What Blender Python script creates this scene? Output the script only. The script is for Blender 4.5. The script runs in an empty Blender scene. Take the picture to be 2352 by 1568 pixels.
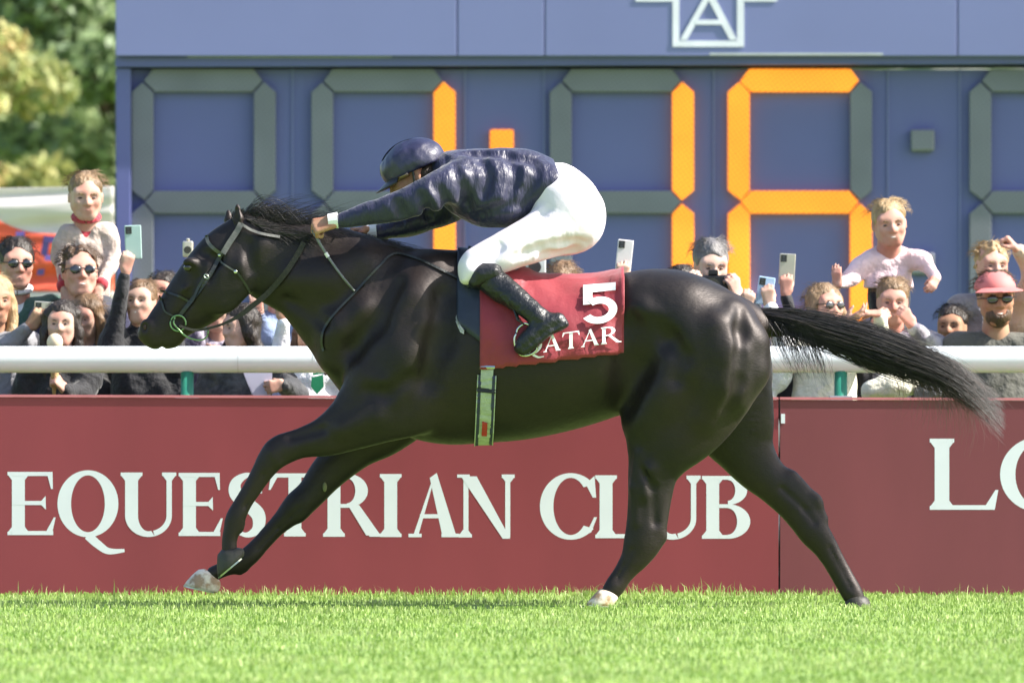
import bpy, math, random
import numpy as np
from math import radians, sin, cos, pi
random.seed(5); RNG = np.random.RandomState(7)
scene = bpy.context.scene
COL = scene.collection
# ------------------------------------------------------------------ camera, light, exposure
CZ = 0.9; CD = 30.0; FP = 16800.0          # camera height, distance to the horse, focal length in layout units
cam_d = bpy.data.cameras.new('camera'); cam = bpy.data.objects.new('camera', cam_d); COL.objects.link(cam)
cam.location = (0, -CD, CZ); cam.rotation_euler = (radians(90), 0, 0)
cam_d.sensor_width = 36; cam_d.lens = 36*FP/2352; cam_d.shift_y = (888-784)/2352
cam_d.clip_end = 3000; cam_d.clip_start = 0.5
cam_d.dof.use_dof = True; cam_d.dof.focus_distance = CD-0.1; cam_d.dof.aperture_fstop = 4.5
scene.camera = cam
SUN_EL = 42.0; SUN_AZ = 82.0                # degrees; azimuth measured from the camera side towards picture right
sd = (sin(radians(SUN_AZ))*cos(radians(SUN_EL)), -cos(radians(SUN_AZ))*cos(radians(SUN_EL)), sin(radians(SUN_EL)))
world = bpy.data.worlds.new('World'); scene.world = world; world.use_nodes = True
wn = world.node_tree; wn.nodes.clear()
wo = wn.nodes.new('ShaderNodeOutputWorld'); wb = wn.nodes.new('ShaderNodeBackground'); ws = wn.nodes.new('ShaderNodeTexSky')
ws.sky_type = 'NISHITA'; ws.sun_disc = False; ws.sun_elevation = radians(SUN_EL)
ws.sun_rotation = math.atan2(sd[0], sd[1]); ws.air_density = 1.0; ws.dust_density = 2.0
wb.inputs['Strength'].default_value = 0.115
wn.links.new(ws.outputs[0], wb.inputs['Color']); wn.links.new(wb.outputs[0], wo.inputs['Surface'])
sun_d = bpy.data.lights.new('sun', 'SUN'); sun = bpy.data.objects.new('sun', sun_d); COL.objects.link(sun)
sun_d.energy = 4.8; sun_d.angle = radians(0.6); sun_d.color = (1.0, 0.95, 0.87)
from mathutils import Vector, Matrix
sun.rotation_euler = Vector(sd).to_track_quat('Z', 'Y').to_euler()
sun.location = (10, -10, 20)
scene.view_settings.view_transform = 'Standard'; scene.view_settings.look = 'None'
scene.view_settings.gamma = 1; scene.view_settings.use_curve_mapping = False
scene.view_settings.exposure = 1.2
scene.render.engine = 'CYCLES'
scene.cycles.use_denoising = True
scene.cycles.max_bounces = 6; scene.cycles.transparent_max_bounces = 6

def P(px, py, y):
    """a point at depth y that stands at layout position px, py"""
    s = (y+CD)/FP
    return np.array([(px-1176)*s, y, CZ-(py-888)*s])
def U(y): return (y+CD)/FP                   # metres per layout unit at depth y

# ------------------------------------------------------------------ materials
def srgb(r, g, b):
    f = lambda c: (c/255/12.92) if c/255 <= .04045 else ((c/255+.055)/1.055)**2.4
    return (f(r), f(g), f(b))
MATS = {}
def mat(name, col, rough=.6, var=.12, vscale=8, bump=0, bscale=40, spec=.5, metal=0, sheen=0, coat=0, trans=0, col2=None, c2scale=3, c2pos=(.45,.6), stretch=None, bdist=.01, alpha=None, attr=None, emis=0):
    if name in MATS: return MATS[name]
    m = bpy.data.materials.new(name); m.use_nodes = True; MATS[name] = m
    nt = m.node_tree; N = nt.nodes; L = nt.links
    b = N['Principled BSDF']
    b.inputs['Roughness'].default_value = rough; b.inputs['Specular IOR Level'].default_value = spec
    b.inputs['Metallic'].default_value = metal; b.inputs['Sheen Weight'].default_value = sheen
    b.inputs['Coat Weight'].default_value = coat; b.inputs['Coat Roughness'].default_value = .25
    tc = N.new('ShaderNodeTexCoord'); mp = N.new('ShaderNodeMapping'); L.new(tc.outputs['Object'], mp.inputs[0])
    if stretch: mp.inputs['Scale'].default_value = stretch
    no = N.new('ShaderNodeTexNoise'); no.inputs['Scale'].default_value = vscale; no.inputs['Detail'].default_value = 5
    L.new(mp.outputs[0], no.inputs['Vector'])
    mr = N.new('ShaderNodeMapRange'); mr.inputs['From Min'].default_value = .25; mr.inputs['From Max'].default_value = .75
    mr.inputs['To Min'].default_value = 1-var; mr.inputs['To Max'].default_value = 1+var
    L.new(no.outputs['Fac'], mr.inputs['Value'])
    mx = N.new('ShaderNodeMix'); mx.data_type = 'RGBA'; mx.blend_type = 'MULTIPLY'; mx.inputs[0].default_value = 1
    mx.inputs[6].default_value = (*col, 1)
    if col2:
        n2 = N.new('ShaderNodeTexNoise'); n2.inputs['Scale'].default_value = c2scale; n2.inputs['Detail'].default_value = 3
        L.new(mp.outputs[0], n2.inputs['Vector'])
        cr = N.new('ShaderNodeValToRGB'); cr.color_ramp.elements[0].position = c2pos[0]; cr.color_ramp.elements[1].position = c2pos[1]
        cr.color_ramp.elements[0].color = (*col, 1); cr.color_ramp.elements[1].color = (*col2, 1)
        L.new(n2.outputs['Fac'], cr.inputs[0]); L.new(cr.outputs[0], mx.inputs[6])
    if attr:
        at = N.new('ShaderNodeAttribute'); at.attribute_name = attr
        cr = N.new('ShaderNodeValToRGB'); el = cr.color_ramp.elements
        el[0].color = (*col[0], 1) if isinstance(col[0], tuple) else (*col, 1)
        cols = attr_cols[name]; el[0].color = (*cols[0], 1); el[1].color = (*cols[-1], 1)
        for i, c in enumerate(cols[1:-1]):
            e = el.new((i+1)/(len(cols)-1)); e.color = (*c, 1)
        L.new(at.outputs['Fac'], cr.inputs[0]); L.new(cr.outputs[0], mx.inputs[6])
    L.new(mr.outputs[0], mx.inputs[7]); L.new(mx.outputs[2], b.inputs['Base Color'])
    if bump:
        nb = N.new('ShaderNodeTexNoise'); nb.inputs['Scale'].default_value = bscale; nb.inputs['Detail'].default_value = 4
        L.new(mp.outputs[0], nb.inputs['Vector'])
        bp = N.new('ShaderNodeBump'); bp.inputs['Strength'].default_value = bump; bp.inputs['Distance'].default_value = bdist
        L.new(nb.outputs['Fac'], bp.inputs['Height']); L.new(bp.outputs[0], b.inputs['Normal'])
    if trans:
        tr = N.new('ShaderNodeBsdfTranslucent'); ms = N.new('ShaderNodeMixShader'); ms.inputs[0].default_value = trans
        L.new(mx.outputs[2], tr.inputs['Color']); L.new(b.outputs[0], ms.inputs[1]); L.new(tr.outputs[0], ms.inputs[2])
        L.new(ms.outputs[0], N['Material Output'].inputs['Surface'])
    if emis:
        b.inputs['Emission Color'].default_value = (*col, 1); b.inputs['Emission Strength'].default_value = emis
    return m
attr_cols = {}

# ------------------------------------------------------------------ mesh helpers
def link(name, me, m, parent=None):
    o = bpy.data.objects.new(name, me); COL.objects.link(o)
    if m is not None and not me.materials: me.materials.append(m)
    if parent is not None: o.parent = parent; o.matrix_parent_inverse = parent.matrix_world.inverted() if False else Matrix.Translation(-parent.location)
    return o
def mesh(name, V, F, m, parent=None, smooth=False, attr=None):
    me = bpy.data.meshes.new(name)
    V = np.asarray(V, np.float32)
    if isinstance(F, np.ndarray):
        k = F.shape[1]; n = len(F)
        me.vertices.add(len(V)); me.vertices.foreach_set('co', V.ravel())
        me.loops.add(n*k); me.loops.foreach_set('vertex_index', F.astype(np.int32).ravel())
        me.polygons.add(n); me.polygons.foreach_set('loop_start', np.arange(0, n*k, k, dtype=np.int32))
        me.update(calc_edges=True)
    else:
        me.from_pydata([tuple(map(float, v)) for v in V], [], F); me.update()
    if smooth: me.polygons.foreach_set('use_smooth', np.ones(len(me.polygons), bool))
    if attr is not None:
        a = me.attributes.new('rnd', 'FLOAT', 'POINT'); a.data.foreach_set('value', np.asarray(attr, np.float32))
    return link(name, me, m, parent)
def empty(name, loc=(0,0,0), label=None, cat=None, group=None):
    o = bpy.data.objects.new(name, None); COL.objects.link(o); o.location = loc
    tag(o, label, cat, group); return o
def tag(o, label=None, cat=None, group=None, kind=None):
    if label: o['label'] = label
    if cat: o['category'] = cat
    if group: o['group'] = group
    if kind: o['kind'] = kind
    return o
def prism(pts, d):
    """front polygon pts (3-D, counter-clockwise seen from the camera) pushed back by d"""
    n = len(pts); V = [tuple(p) for p in pts]+[(p[0], p[1]+d, p[2]) for p in pts]
    F = [tuple(range(n)), tuple(range(2*n-1, n-1, -1))]
    for i in range(n):
        j = (i+1) % n; F.append((i, i+n, j+n, j))
    return V, F
def pprism(pts, y, d):
    return prism([P(a, b, y) for a, b in pts], d)
def box(x0, x1, y0, y1, z0, z1):
    return prism([(x0,y0,z0),(x1,y0,z0),(x1,y0,z1),(x0,y0,z1)], y1-y0)
def pbox(px0, py0, px1, py1, y, d):
    a = P(px0, py1, y); b = P(px1, py0, y)
    return box(a[0], b[0], y, y+d, a[2], b[2])
def merge(parts):
    V = []; F = []
    for v, f in parts:
        o = len(V); V += [tuple(p) for p in v]; F += [tuple(i+o for i in q) for q in f]
    return V, F
def bevel(o, w=.004, seg=2):
    b = o.modifiers.new('bevel', 'BEVEL'); b.width = w; b.segments = seg; b.limit_method = 'ANGLE'; return o
def frame_of(t, up=(0,0,1)):
    t = t/np.linalg.norm(t); u = np.array(up, float)
    if abs(np.dot(t, u)) > .95: u = np.array([1.,0,0])
    s = np.cross(t, u); s /= np.linalg.norm(s); return t, s, np.cross(s, t)
def tubemesh(pts, rs, n=10, flat=1.0, caps=True):
    pts = np.array(pts, float); m = len(pts); rs = np.broadcast_to(rs, (m,)); V = []; F = []
    for i in range(m):
        t = pts[min(i+1, m-1)]-pts[max(i-1, 0)]
        _, s, u = frame_of(t)
        for k in range(n):
            a = 2*pi*k/n; V.append(pts[i]+rs[i]*(s*cos(a)+u*flat*sin(a)))
    for i in range(m-1):
        for k in range(n):
            F.append((i*n+k, i*n+(k+1) % n, (i+1)*n+(k+1) % n, (i+1)*n+k))
    if caps: F.append(tuple(range(n-1, -1, -1))); F.append(tuple(range((m-1)*n, m*n)))
    return V, F
def spline(pts, k=8):
    p = np.array(pts, float); out = []
    for i in range(len(p)-1):
        p0 = p[max(i-1,0)]; p1 = p[i]; p2 = p[i+1]; p3 = p[min(i+2,len(p)-1)]
        for j in range(k):
            t = j/k; out.append(.5*((2*p1)+(-p0+p2)*t+(2*p0-5*p1+4*p2-p3)*t*t+(-p0+3*p1-3*p2+p3)*t**3))
    out.append(p[-1]); return np.array(out)
def strands(name, roots, dirs_fn, n_seg, width, m, parent, attr=None):
    """thin flat-sided hairs: dirs_fn(i) gives the polyline"""
    V = []; F = []; A = []
    for i in range(roots):
        pl = dirs_fn(i); k = len(pl); o = len(V)
        for j, p in enumerate(pl):
            t = pl[min(j+1,k-1)]-pl[max(j-1,0)]
            _, s, u = frame_of(t, (0,1,0)); w = width*(1-.85*j/(k-1))
            V += [p+s*w, p-s*w*.5+u*w*.87, p-s*w*.5-u*w*.87]; A += [i % 97/97.]*3
        for j in range(k-1):
            for q in range(3):
                F.append((o+j*3+q, o+j*3+(q+1)%3, o+j*3+3+(q+1)%3, o+j*3+3+q))
    return mesh(name, V, np.array(F), m, parent, smooth=True, attr=A)

# ------------------------------------------------------------------ implicit surfaces, meshed by surface nets
class Field:
    def __init__(s, lo, hi, h):
        s.lo = np.array(lo, float); s.h = h
        s.n = np.ceil((np.array(hi)-s.lo)/h).astype(int)+1
        s.f = np.full(s.n, 1.0, np.float32)
    def sl(s, lo, hi):
        a = np.clip(np.floor((np.array(lo)-s.lo)/s.h).astype(int), 0, s.n); b = np.clip(np.ceil((np.array(hi)-s.lo)/s.h).astype(int)+1, 0, s.n)
        if np.any(b <= a): return None
        X = (s.lo[0]+s.h*np.arange(a[0], b[0], dtype=np.float32))[:,None,None].astype(np.float32)
        Y = (s.lo[1]+s.h*np.arange(a[1], b[1], dtype=np.float32))[None,:,None].astype(np.float32)
        Z = (s.lo[2]+s.h*np.arange(a[2], b[2], dtype=np.float32))[None,None,:].astype(np.float32)
        return (slice(a[0],b[0]), slice(a[1],b[1]), slice(a[2],b[2])), X, Y, Z
    def mix(s, q, d, k, sub=False):
        a = s.f[q]
        if sub:
            d = -d; h = np.maximum(k-np.abs(a-d), 0)/k; s.f[q] = np.maximum(a, d)+h*h*k*.25
        else:
            h = np.maximum(k-np.abs(a-d), 0)/k; s.f[q] = np.minimum(a, d)-h*h*k*.25
    def cap(s, a, b, r0, r1=None, k=.02, sub=False):
        a = np.array(a, float); b = np.array(b, float); r1 = r0 if r1 is None else r1
        R = max(r0, r1)+k+s.h*2
        g = s.sl(np.minimum(a,b)-R, np.maximum(a,b)+R)
        if g is None: return s
        q, X, Y, Z = g; ab = b-a; L = max(float(ab@ab), 1e-9)
        t = np.clip(((X-a[0])*ab[0]+(Y-a[1])*ab[1]+(Z-a[2])*ab[2])/L, 0, 1)
        d = np.sqrt((X-a[0]-t*ab[0])**2+(Y-a[1]-t*ab[1])**2+(Z-a[2]-t*ab[2])**2)-(r0+(r1-r0)*t)
        s.mix(q, d.astype(np.float32), k, sub); return s
    def chain(s, pts, k=.02, sub=False):
        for (a, ra), (b, rb) in zip(pts[:-1], pts[1:]): s.cap(a, b, ra, rb, k, sub)
        return s
    def ell(s, c, r, R=None, k=.02, sub=False):
        c = np.array(c, float); r = np.array(r, float); M = max(r)+k+2*s.h
        g = s.sl(c-M, c+M)
        if g is None: return s
        q, X, Y, Z = g; X = X-c[0]; Y = Y-c[1]; Z = Z-c[2]
        if R is not None:
            R = np.array(R)   # columns are the axes
            X, Y, Z = (X*R[0,0]+Y*R[1,0]+Z*R[2,0], X*R[0,1]+Y*R[1,1]+Z*R[2,1], X*R[0,2]+Y*R[1,2]+Z*R[2,2])
        k0 = np.sqrt((X/r[0])**2+(Y/r[1])**2+(Z/r[2])**2); k1 = np.sqrt((X/r[0]**2)**2+(Y/r[1]**2)**2+(Z/r[2]**2)**2)+1e-6
        s.mix(q, (k0*(k0-1)/k1).astype(np.float32), k, sub); return s
    def sag(s, pts, k=.03, sub=False, sm=6, grow=0.):
        """chain in the side plane; pts rows: x, z, half thickness in the plane, y, half width"""
        p = spline(pts, sm); p[:,2] = np.maximum(p[:,2]+grow, .004); p[:,4] = np.maximum(p[:,4]+grow, .004)
        R = p[:,2].max()+k+2*s.h; B = p[:,4].max()+k+2*s.h
        g = s.sl([p[:,0].min()-R, p[:,3].min()-B, p[:,1].min()-R], [p[:,0].max()+R, p[:,3].max()+B, p[:,1].max()+R])
        if g is None: return s
        q, X, Y, Z = g; x = X[:,0,:]; z = Z[:,0,:]; best = None
        for A, C in zip(p[:-1], p[1:]):
            ab = C[:2]-A[:2]; L = max(ab@ab, 1e-9)
            t = np.clip(((x-A[0])*ab[0]+(z-A[1])*ab[1])/L, 0, 1)
            d = np.sqrt((x-A[0]-t*ab[0])**2+(z-A[1]-t*ab[1])**2); a = A[2]+(C[2]-A[2])*t; e = d/a
            y0 = A[3]+(C[3]-A[3])*t; b = A[4]+(C[4]-A[4])*t
            if best is None: best = [e, d, a, y0, b]
            else:
                w = e < best[0]; best = [np.where(w, n, o) for n, o in zip([e, d, a, y0, b], best)]
        _, d, a, y0, b = [v[:,None,:].astype(np.float32) for v in best]
        yy = Y-y0
        k0 = np.sqrt((d/a)**2+(yy/b)**2); k1 = np.sqrt((d/a**2)**2+(yy/b**2)**2)+1e-6
        s.mix(q, (k0*(k0-1)/k1).astype(np.float32), k, sub); return s
    def clip(s, n, c):
        """keep the side where n.(p-c) < 0"""
        n = np.array(n, float); n /= np.linalg.norm(n)
        q, X, Y, Z = s.sl(s.lo, s.lo+s.h*(s.n-1))
        s.f = np.maximum(s.f, ((X-c[0])*n[0]+(Y-c[1])*n[1]+(Z-c[2])*n[2]).astype(np.float32)); return s
    def wobble(s, amp, freq, seed=0):
        q, X, Y, Z = s.sl(s.lo, s.lo+s.h*(s.n-1)); r = np.random.RandomState(seed); w = 0
        for i in range(5):
            v = r.randn(3); v = v/np.linalg.norm(v)*freq*(.6+.35*i)
            w = w+np.sin(X*v[0]+Y*v[1]+Z*v[2]+r.rand()*6+1.7*np.sin(X*v[1]*.7-Z*v[0]*.8+Y*v[2]+i))/(1+.5*i)
        s.f = (s.f+amp*.5*w).astype(np.float32); return s
    def val(s, p):
        i = np.clip(np.round((np.asarray(p)-s.lo)/s.h).astype(int), 0, s.n-1); return s.f[tuple(np.moveaxis(i, -1, 0))]
    def cast(s, o, d, far=1.0):
        """from outside point o along d: first surface point, or None"""
        o = np.array(o, float); d = np.array(d, float); d /= np.linalg.norm(d)
        t = np.arange(0, far, s.h*.5); v = s.val(o+t[:,None]*d); w = np.where(v < 0)[0]
        if len(w) == 0: return None
        i = w[0]
        if i == 0: return o
        f = v[i-1]/(v[i-1]-v[i]+1e-9); return o+d*(t[i-1]+(t[i]-t[i-1])*f)
    def hit(s, px, py, side=-1):
        y = side*.25
        for _ in range(2):
            p = P(px, py, y); h = s.cast([p[0], side*.6, p[2]], [0,-side,0], .8)
            if h is None: return None
            y = h[1]
        return h
    def nets(s):
        f = s.f; g = f < 0
        a = [slice(None,-1), slice(1,None)]
        cnt = np.zeros(np.array(f.shape)-1, np.int8)
        for i in (0,1):
            for j in (0,1):
                for k in (0,1): cnt += g[a[i],a[j],a[k]]
        act = (cnt > 0) & (cnt < 8); idx = np.argwhere(act)
        ids = np.full(act.shape, -1, np.int32); ids[act] = np.arange(len(idx))
        cn = [(i,j,k) for i in (0,1) for j in (0,1) for k in (0,1)]
        val = {c: f[idx[:,0]+c[0], idx[:,1]+c[1], idx[:,2]+c[2]].astype(np.float64) for c in cn}
        S = np.zeros((len(idx),3)); N = np.zeros(len(idx))
        for c in cn:
            for ax in range(3):
                if c[ax] == 0:
                    e = list(c); e[ax] = 1; e = tuple(e); va, vb = val[c], val[e]; w = (va < 0) != (vb < 0)
                    t = np.where(w, va/(va-vb+1e-30), 0); p = np.array(c, float)[None,:].repeat(len(idx),0); p[:,ax] += t
                    S += np.where(w[:,None], p, 0); N += w
        V = s.lo+s.h*(idx+S/N[:,None])
        F = []
        for ax in range(3):
            o = [x for x in range(3) if x != ax]
            sh = [slice(1,-1)]*3; sh[ax] = slice(0,-1); s2 = [slice(1,-1)]*3; s2[ax] = slice(1,None)
            A = g[tuple(sh)]; B = g[tuple(s2)]; w = np.argwhere(A != B)
            if len(w) == 0: continue
            flip = A[tuple(w.T)]
            base = w.copy(); base[:,o[0]] += 1; base[:,o[1]] += 1
            def at(d0, d1):
                q = base.copy(); q[:,o[0]] -= d0; q[:,o[1]] -= d1; return ids[tuple(q.T)]
            Q = np.stack([at(1,1), at(0,1), at(0,0), at(1,0)], 1)
            if ax == 1: flip = ~flip
            Q = np.where(flip[:,None], Q, Q[:,::-1]); F.append(Q)
        return V, np.concatenate(F)
    def build(s, name, m, parent=None, smooth=1):
        V, F = s.nets()
        for _ in range(smooth):
            A = np.zeros_like(V); C = np.zeros(len(V))
            for i in range(4):
                u, v = F[:,i], F[:,(i+1)%4]
                for c in range(3): A[:,c] += np.bincount(u, V[v,c], len(V))+np.bincount(v, V[u,c], len(V))
                C += np.bincount(u, minlength=len(V))+np.bincount(v, minlength=len(V))
            V = V*.5+.5*A/np.maximum(C,1)[:,None]
        return mesh(name, V, F, m, parent, smooth=True)

# ------------------------------------------------------------------ lettering (serif capitals as strips in a box w wide, 1 high)
def ring(cx, cy, rx, ry, T, t, a0, a1, n=28):
    s = []
    for i in range(n+1):
        a = radians(a0+(a1-a0)*i/n); s.append(((cx+rx*cos(a), cy+ry*sin(a)), (cx+(rx-T)*cos(a), cy+(ry-t)*sin(a))))
    return s
def rc(x0, y0, x1, y1, n=2): return [((x0+(x1-x0)*i/n, y0), (x0+(x1-x0)*i/n, y1)) for i in range(n+1)]
def qd(a, b, c, d, n=3):
    f = lambda p, q, t: (p[0]+(q[0]-p[0])*t, p[1]+(q[1]-p[1])*t)
    return [(f(a, b, i/n), f(d, c, i/n)) for i in range(n+1)]
def ribbon2(pts, ws):
    p = spline([(a, b, w) for (a, b), w in zip(pts, ws)], 6); s = []
    for i in range(len(p)):
        t = p[min(i+1,len(p)-1),:2]-p[max(i-1,0),:2]; t = t/np.linalg.norm(t); n = np.array([-t[1], t[0]])*p[i,2]/2
        s.append((tuple(p[i,:2]+n), tuple(p[i,:2]-n)))
    return s
def glyph(ch, w):
    T, t, s, o = .205, .070, .055, .07
    def foot(x, T, y=0, up=1):
        y2 = y+s*up; y3 = y+up*.13
        return [rc(x-o, min(y,y2), x+T+o, max(y,y2)), qd((x-o*.8, y2), (x, y2), (x, y3), (x, y3)), qd((x+T+o*.8, y2), (x+T, y2), (x+T, y3), (x+T, y3))]
    def stem(x, T=T, y0=0, y1=1, b=True, tp=True):
        return [rc(x, y0, x+T, y1)]+(foot(x, T) if b else [])+(foot(x, T, 1, -1) if tp else [])
    x = .085
    if ch == 'E':
        return stem(x)+[rc(x, .935, w-.05, 1), qd((w-.13,.94), (w-.05,1), (w-.045,.73), (w-.075,.73)), rc(x, .475, w-.16, .54),
            qd((w-.23,.54), (w-.16,.62), (w-.155,.40), (w-.23,.475)), rc(x, 0, w-.04, .065), qd((w-.15,.06), (w-.05,.06), (w,.28), (w-.03,.28))]
    if ch == 'L':
        return stem(x)+[rc(x, 0, w-.05, .065), qd((w-.18,.06), (w-.05,0), (w,.28), (w-.04,.28))]
    if ch == 'T':
        c = w/2-T/2
        return [rc(c, 0, c+T, 1)]+foot(c, T)+[rc(.04, .935, w-.04, 1), qd((.04,1), (.14,.94), (.03,.74), (0,.74)), qd((w-.04,1), (w-.14,.94), (w-.03,.74), (w,.74))]
    if ch == 'I': return stem((w-T)/2)
    if ch == 'U':
        r = (w-.085-.07)/2; c = .085+r
        return stem(.085, T, .3, 1, b=False)+stem(w-.07-.085, .085, .3, 1, b=False)+[ring(c, .32, r, .34, .205, .09, 180, 285), ring(c, .32, r, .34, .085, .09, 285, 360)]
    if ch == 'R':
        r = (w-.34)*.62
        return stem(x)+[rc(x+T, .935, x+T+.12, 1), rc(x+T, .46, x+T+.12, .52), ring(x+T+.1, .73, r*.95, .27, .20, .07, -90, 90),
                        qd((x+T+.12,.5), (x+T+.30,.5), (w+.02,.02), (w-.21,.02), 5), rc(w-.16, 0, w+.09, .05)]
    if ch == 'B':
        return stem(x)+[rc(x+T, .94, x+T+.16, 1), rc(x+T, .49, x+T+.18, .55), rc(x+T, 0, x+T+.16, .06),
            ring(x+T+.14, .77, w-x-T-.19, .23, .19, .065, -90, 90), ring(x+T+.14, .275, w-x-T-.14, .275, .21, .065, -90, 90)]
    if ch == 'A':
        return [qd((.13,.04), (.21,.04), (w*.50,.93), (w*.45,.88), 4), qd((w-.34,.04), (w-.12,.04), (w*.54,1.02), (w*.42,.94), 4), rc(w*.25, .30, w*.68, .365)]+foot(.12, .07)[:1]+foot(w-.28, .14)[:1]
    if ch == 'N':
        return [rc(.1, .03, .18, .95), rc(w-.18, .0, w-.1, .97)]+foot(.1, .065)+foot(w-.165, .065, 1, -1)+[qd((.06,.97), (.31,.97), (w-.1,-.02), (w-.22,-.02), 5), rc(0, .95, .2, 1)]
    if ch in 'OQ':
        g = [ring(w/2, .5, w/2, .53, .215, .08, 0, 360, 48)]
        if ch == 'Q': g += [ribbon2([(w*.5,.0), (w*.66,-.14), (w*.84,-.25), (w*1.1,-.24)], [.14,.13,.10,.05])]
        return g
    if ch == 'C':
        return [ring(w*.54, .5, w*.54, .53, .215, .075, 42, 318, 36), qd((w*.80,.86), (w*.955,.985), (w*.985,.64), (w*.925,.64)), qd((w*.80,.05), (w*.90,.09), (w*1.0,.33), (w*.95,.33))]
    if ch == 'S':
        return [ribbon2([(w*.84,.86), (w*.55,.97), (w*.22,.86), (w*.2,.68), (w*.5,.52), (w*.82,.34), (w*.8,.12), (w*.48,.02), (w*.1,.13)], [.06,.075,.16,.21,.22,.22,.17,.075,.07]),
                qd((w*.84,.93), (w*.9,1), (w*.93,.68), (w*.87,.68)), qd((w*.05,.0), (w*.1,.08), (w*.07,.32), (w*.0,.32))]
    if ch == '5':
        return [rc(.06, .90, .88, 1, 8), rc(.06, .80, .88, .90, 8), rc(.06, .50, .29, .60, 4), rc(.06, .60, .29, .70, 4), rc(.06, .70, .29, .80, 4), ring(.46, .33, .46, .34, .21, .17, 128, -150, 26)]
    return []
def letter(ch, w, mp, name, m, parent, lift=.0004):
    """mp(u, v, lift) gives the 3-D point"""
    V = []; F = []
    for i, st in enumerate(glyph(ch, w)):
        o = len(V)
        for a, b in st: V += [mp(a[0], a[1], lift*(i+1)), mp(b[0], b[1], lift*(i+1))]
        for j in range(len(st)-1): F.append((o+2*j, o+2*j+1, o+2*j+3, o+2*j+2))
    return mesh(name, V, np.array(F), m, parent)
# ================================================================== THE SETTING
GLOW = -0.35     # level of the spectators' ground behind the hoarding
m_soil = mat('turf_soil', (.17,.27,.06), .95, .3, 6, .4, 60)
V = []; F = []
ys = [-120, -60, -30, -10, 0, 2.6, 2.62, 60, 700]; zs = [0, 0, 0, 0, 0, 0, GLOW, GLOW, GLOW]
for y, z in zip(ys, zs): V += [(-700, y, z-.005), (700, y, z-.005)]
for i in range(len(ys)-1): F.append((2*i, 2*i+1, 2*i+3, 2*i+2))
tag(mesh('ground', V, F, m_soil), kind='structure')
# grass blades
attr_cols['grass_blade'] = [(.16,.28,.05), (.27,.41,.09), (.37,.50,.13), (.24,.37,.08), (.50,.58,.25), (.33,.46,.12)]
m_grass = mat('grass_blade', (.2,.3,.04), .5, .25, 2.2, trans=.35, attr='rnd', spec=.4)
def grass(n, x0, x1, y0, y1, hmin, hmax, w, tuft=.35):
    x = RNG.uniform(x0, x1, n); y = RNG.uniform(y0, y1, n)
    dens = np.sin(x*3.1+np.sin(y*2.3)*2)+np.sin(y*4.7+x*1.7)+np.sin(x*11+y*7)*.5
    h = (hmin+(hmax-hmin)*RNG.rand(n)**1.6)*(1+tuft*.35*dens)
    a = RNG.uniform(0, 2*pi, n); lean = RNG.rand(n)**1.3*.85; la = RNG.uniform(0, 2*pi, n)
    wx, wy = np.cos(a)*w, np.sin(a)*w*.6; lx, ly = np.cos(la)*h*lean, np.sin(la)*h*lean
    B = np.stack([x, y, 0*x], 1)
    W = np.stack([wx, wy, 0*x], 1); M = B+np.stack([lx*.35, ly*.35, h*.6], 1); T = B+np.stack([lx, ly, h*(1-.35*lean)], 1)
    V = np.stack([B-W, B+W, M+W*.8, M-W*.8, T], 1).reshape(-1,3)
    i = np.arange(n)[:,None]*5
    F = np.concatenate([i+np.array([[0,1,2]]), i+np.array([[0,2,3]]), i+np.array([[3,2,4]])])
    r = np.clip(RNG.rand(n)*.75+.12*(dens+1), 0, 1)
    return V, F, np.repeat(r, 5)
parts = [grass(150000, -5.2, 5.2, -9.5, 1.72, .012, .027, .0028), grass(1300, -5, 5, 1.55, 1.76, .02, .045, .0022, .9), grass(1500, -5, 5, .2, 1.7, .03, .06, .002, .8)]
V = np.concatenate([p[0] for p in parts]); off = np.cumsum([0]+[len(p[0]) for p in parts[:-1]])
F = np.concatenate([p[1]+o for p, o in zip(parts, off)]); A = np.concatenate([p[2] for p in parts])
tag(mesh('turf_grass', V, F, m_grass, attr=A), 'bright green turf of the racecourse, short and tufted', 'grass', kind='stuff')

# ------------------------------------------------------------------ hoardings
YH = 1.8
m_red = mat('hoarding_red', (.285,.042,.060), .55, .11, 2.2, .12, 300, bdist=.002, stretch=(1,1,.3))
m_red2 = mat('hoarding_red_dusty', (.215,.046,.062), .6, .12, 2.2, .12, 300, bdist=.002, stretch=(1,1,.3))
m_trim = mat('hoarding_edge', (.65,.2,.24), .5)
m_ink = mat('print_white', (.80,.80,.90), .55, .03)
def hoarding(px0, px1, t0, t1, m, label):
    r = empty('advertising_hoarding', P((px0+px1)/2, 1392, YH)*np.array([1,1,0]), label, 'hoarding')
    zb = -.02
    a, b = P(px0, t0, YH), P(px1, t1, YH)
    V, F = prism([(a[0],YH,zb), (b[0],YH,zb), (b[0],YH,b[2]), (a[0],YH,a[2])], .05)
    mesh('panel', V, F, m, r)
    V, F = prism([(a[0],YH-.006,a[2]+.001), (b[0],YH-.006,b[2]+.001), (b[0],YH-.006,b[2]+.012), (a[0],YH-.006,a[2]+.012)], .062)
    mesh('top_trim', V, F, m_trim, r)
    for q in np.linspace(px0+60, px1-60, 5):
        c = P(q, 1000, YH)
        mesh('brace', *tubemesh([(c[0],YH+.055,.7), (c[0],YH+.42,0)], .014, 6), m_trim, r)
    return r
h1 = hoarding(-1250, 1788, 908, 918, m_red, 'long crimson hoarding lettered EQUESTRIAN CLUB below the white rail')
h2 = hoarding(1792, 4200, 918, 926, m_red2, 'duller red hoarding at the right lettered from a large L and O')
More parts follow.
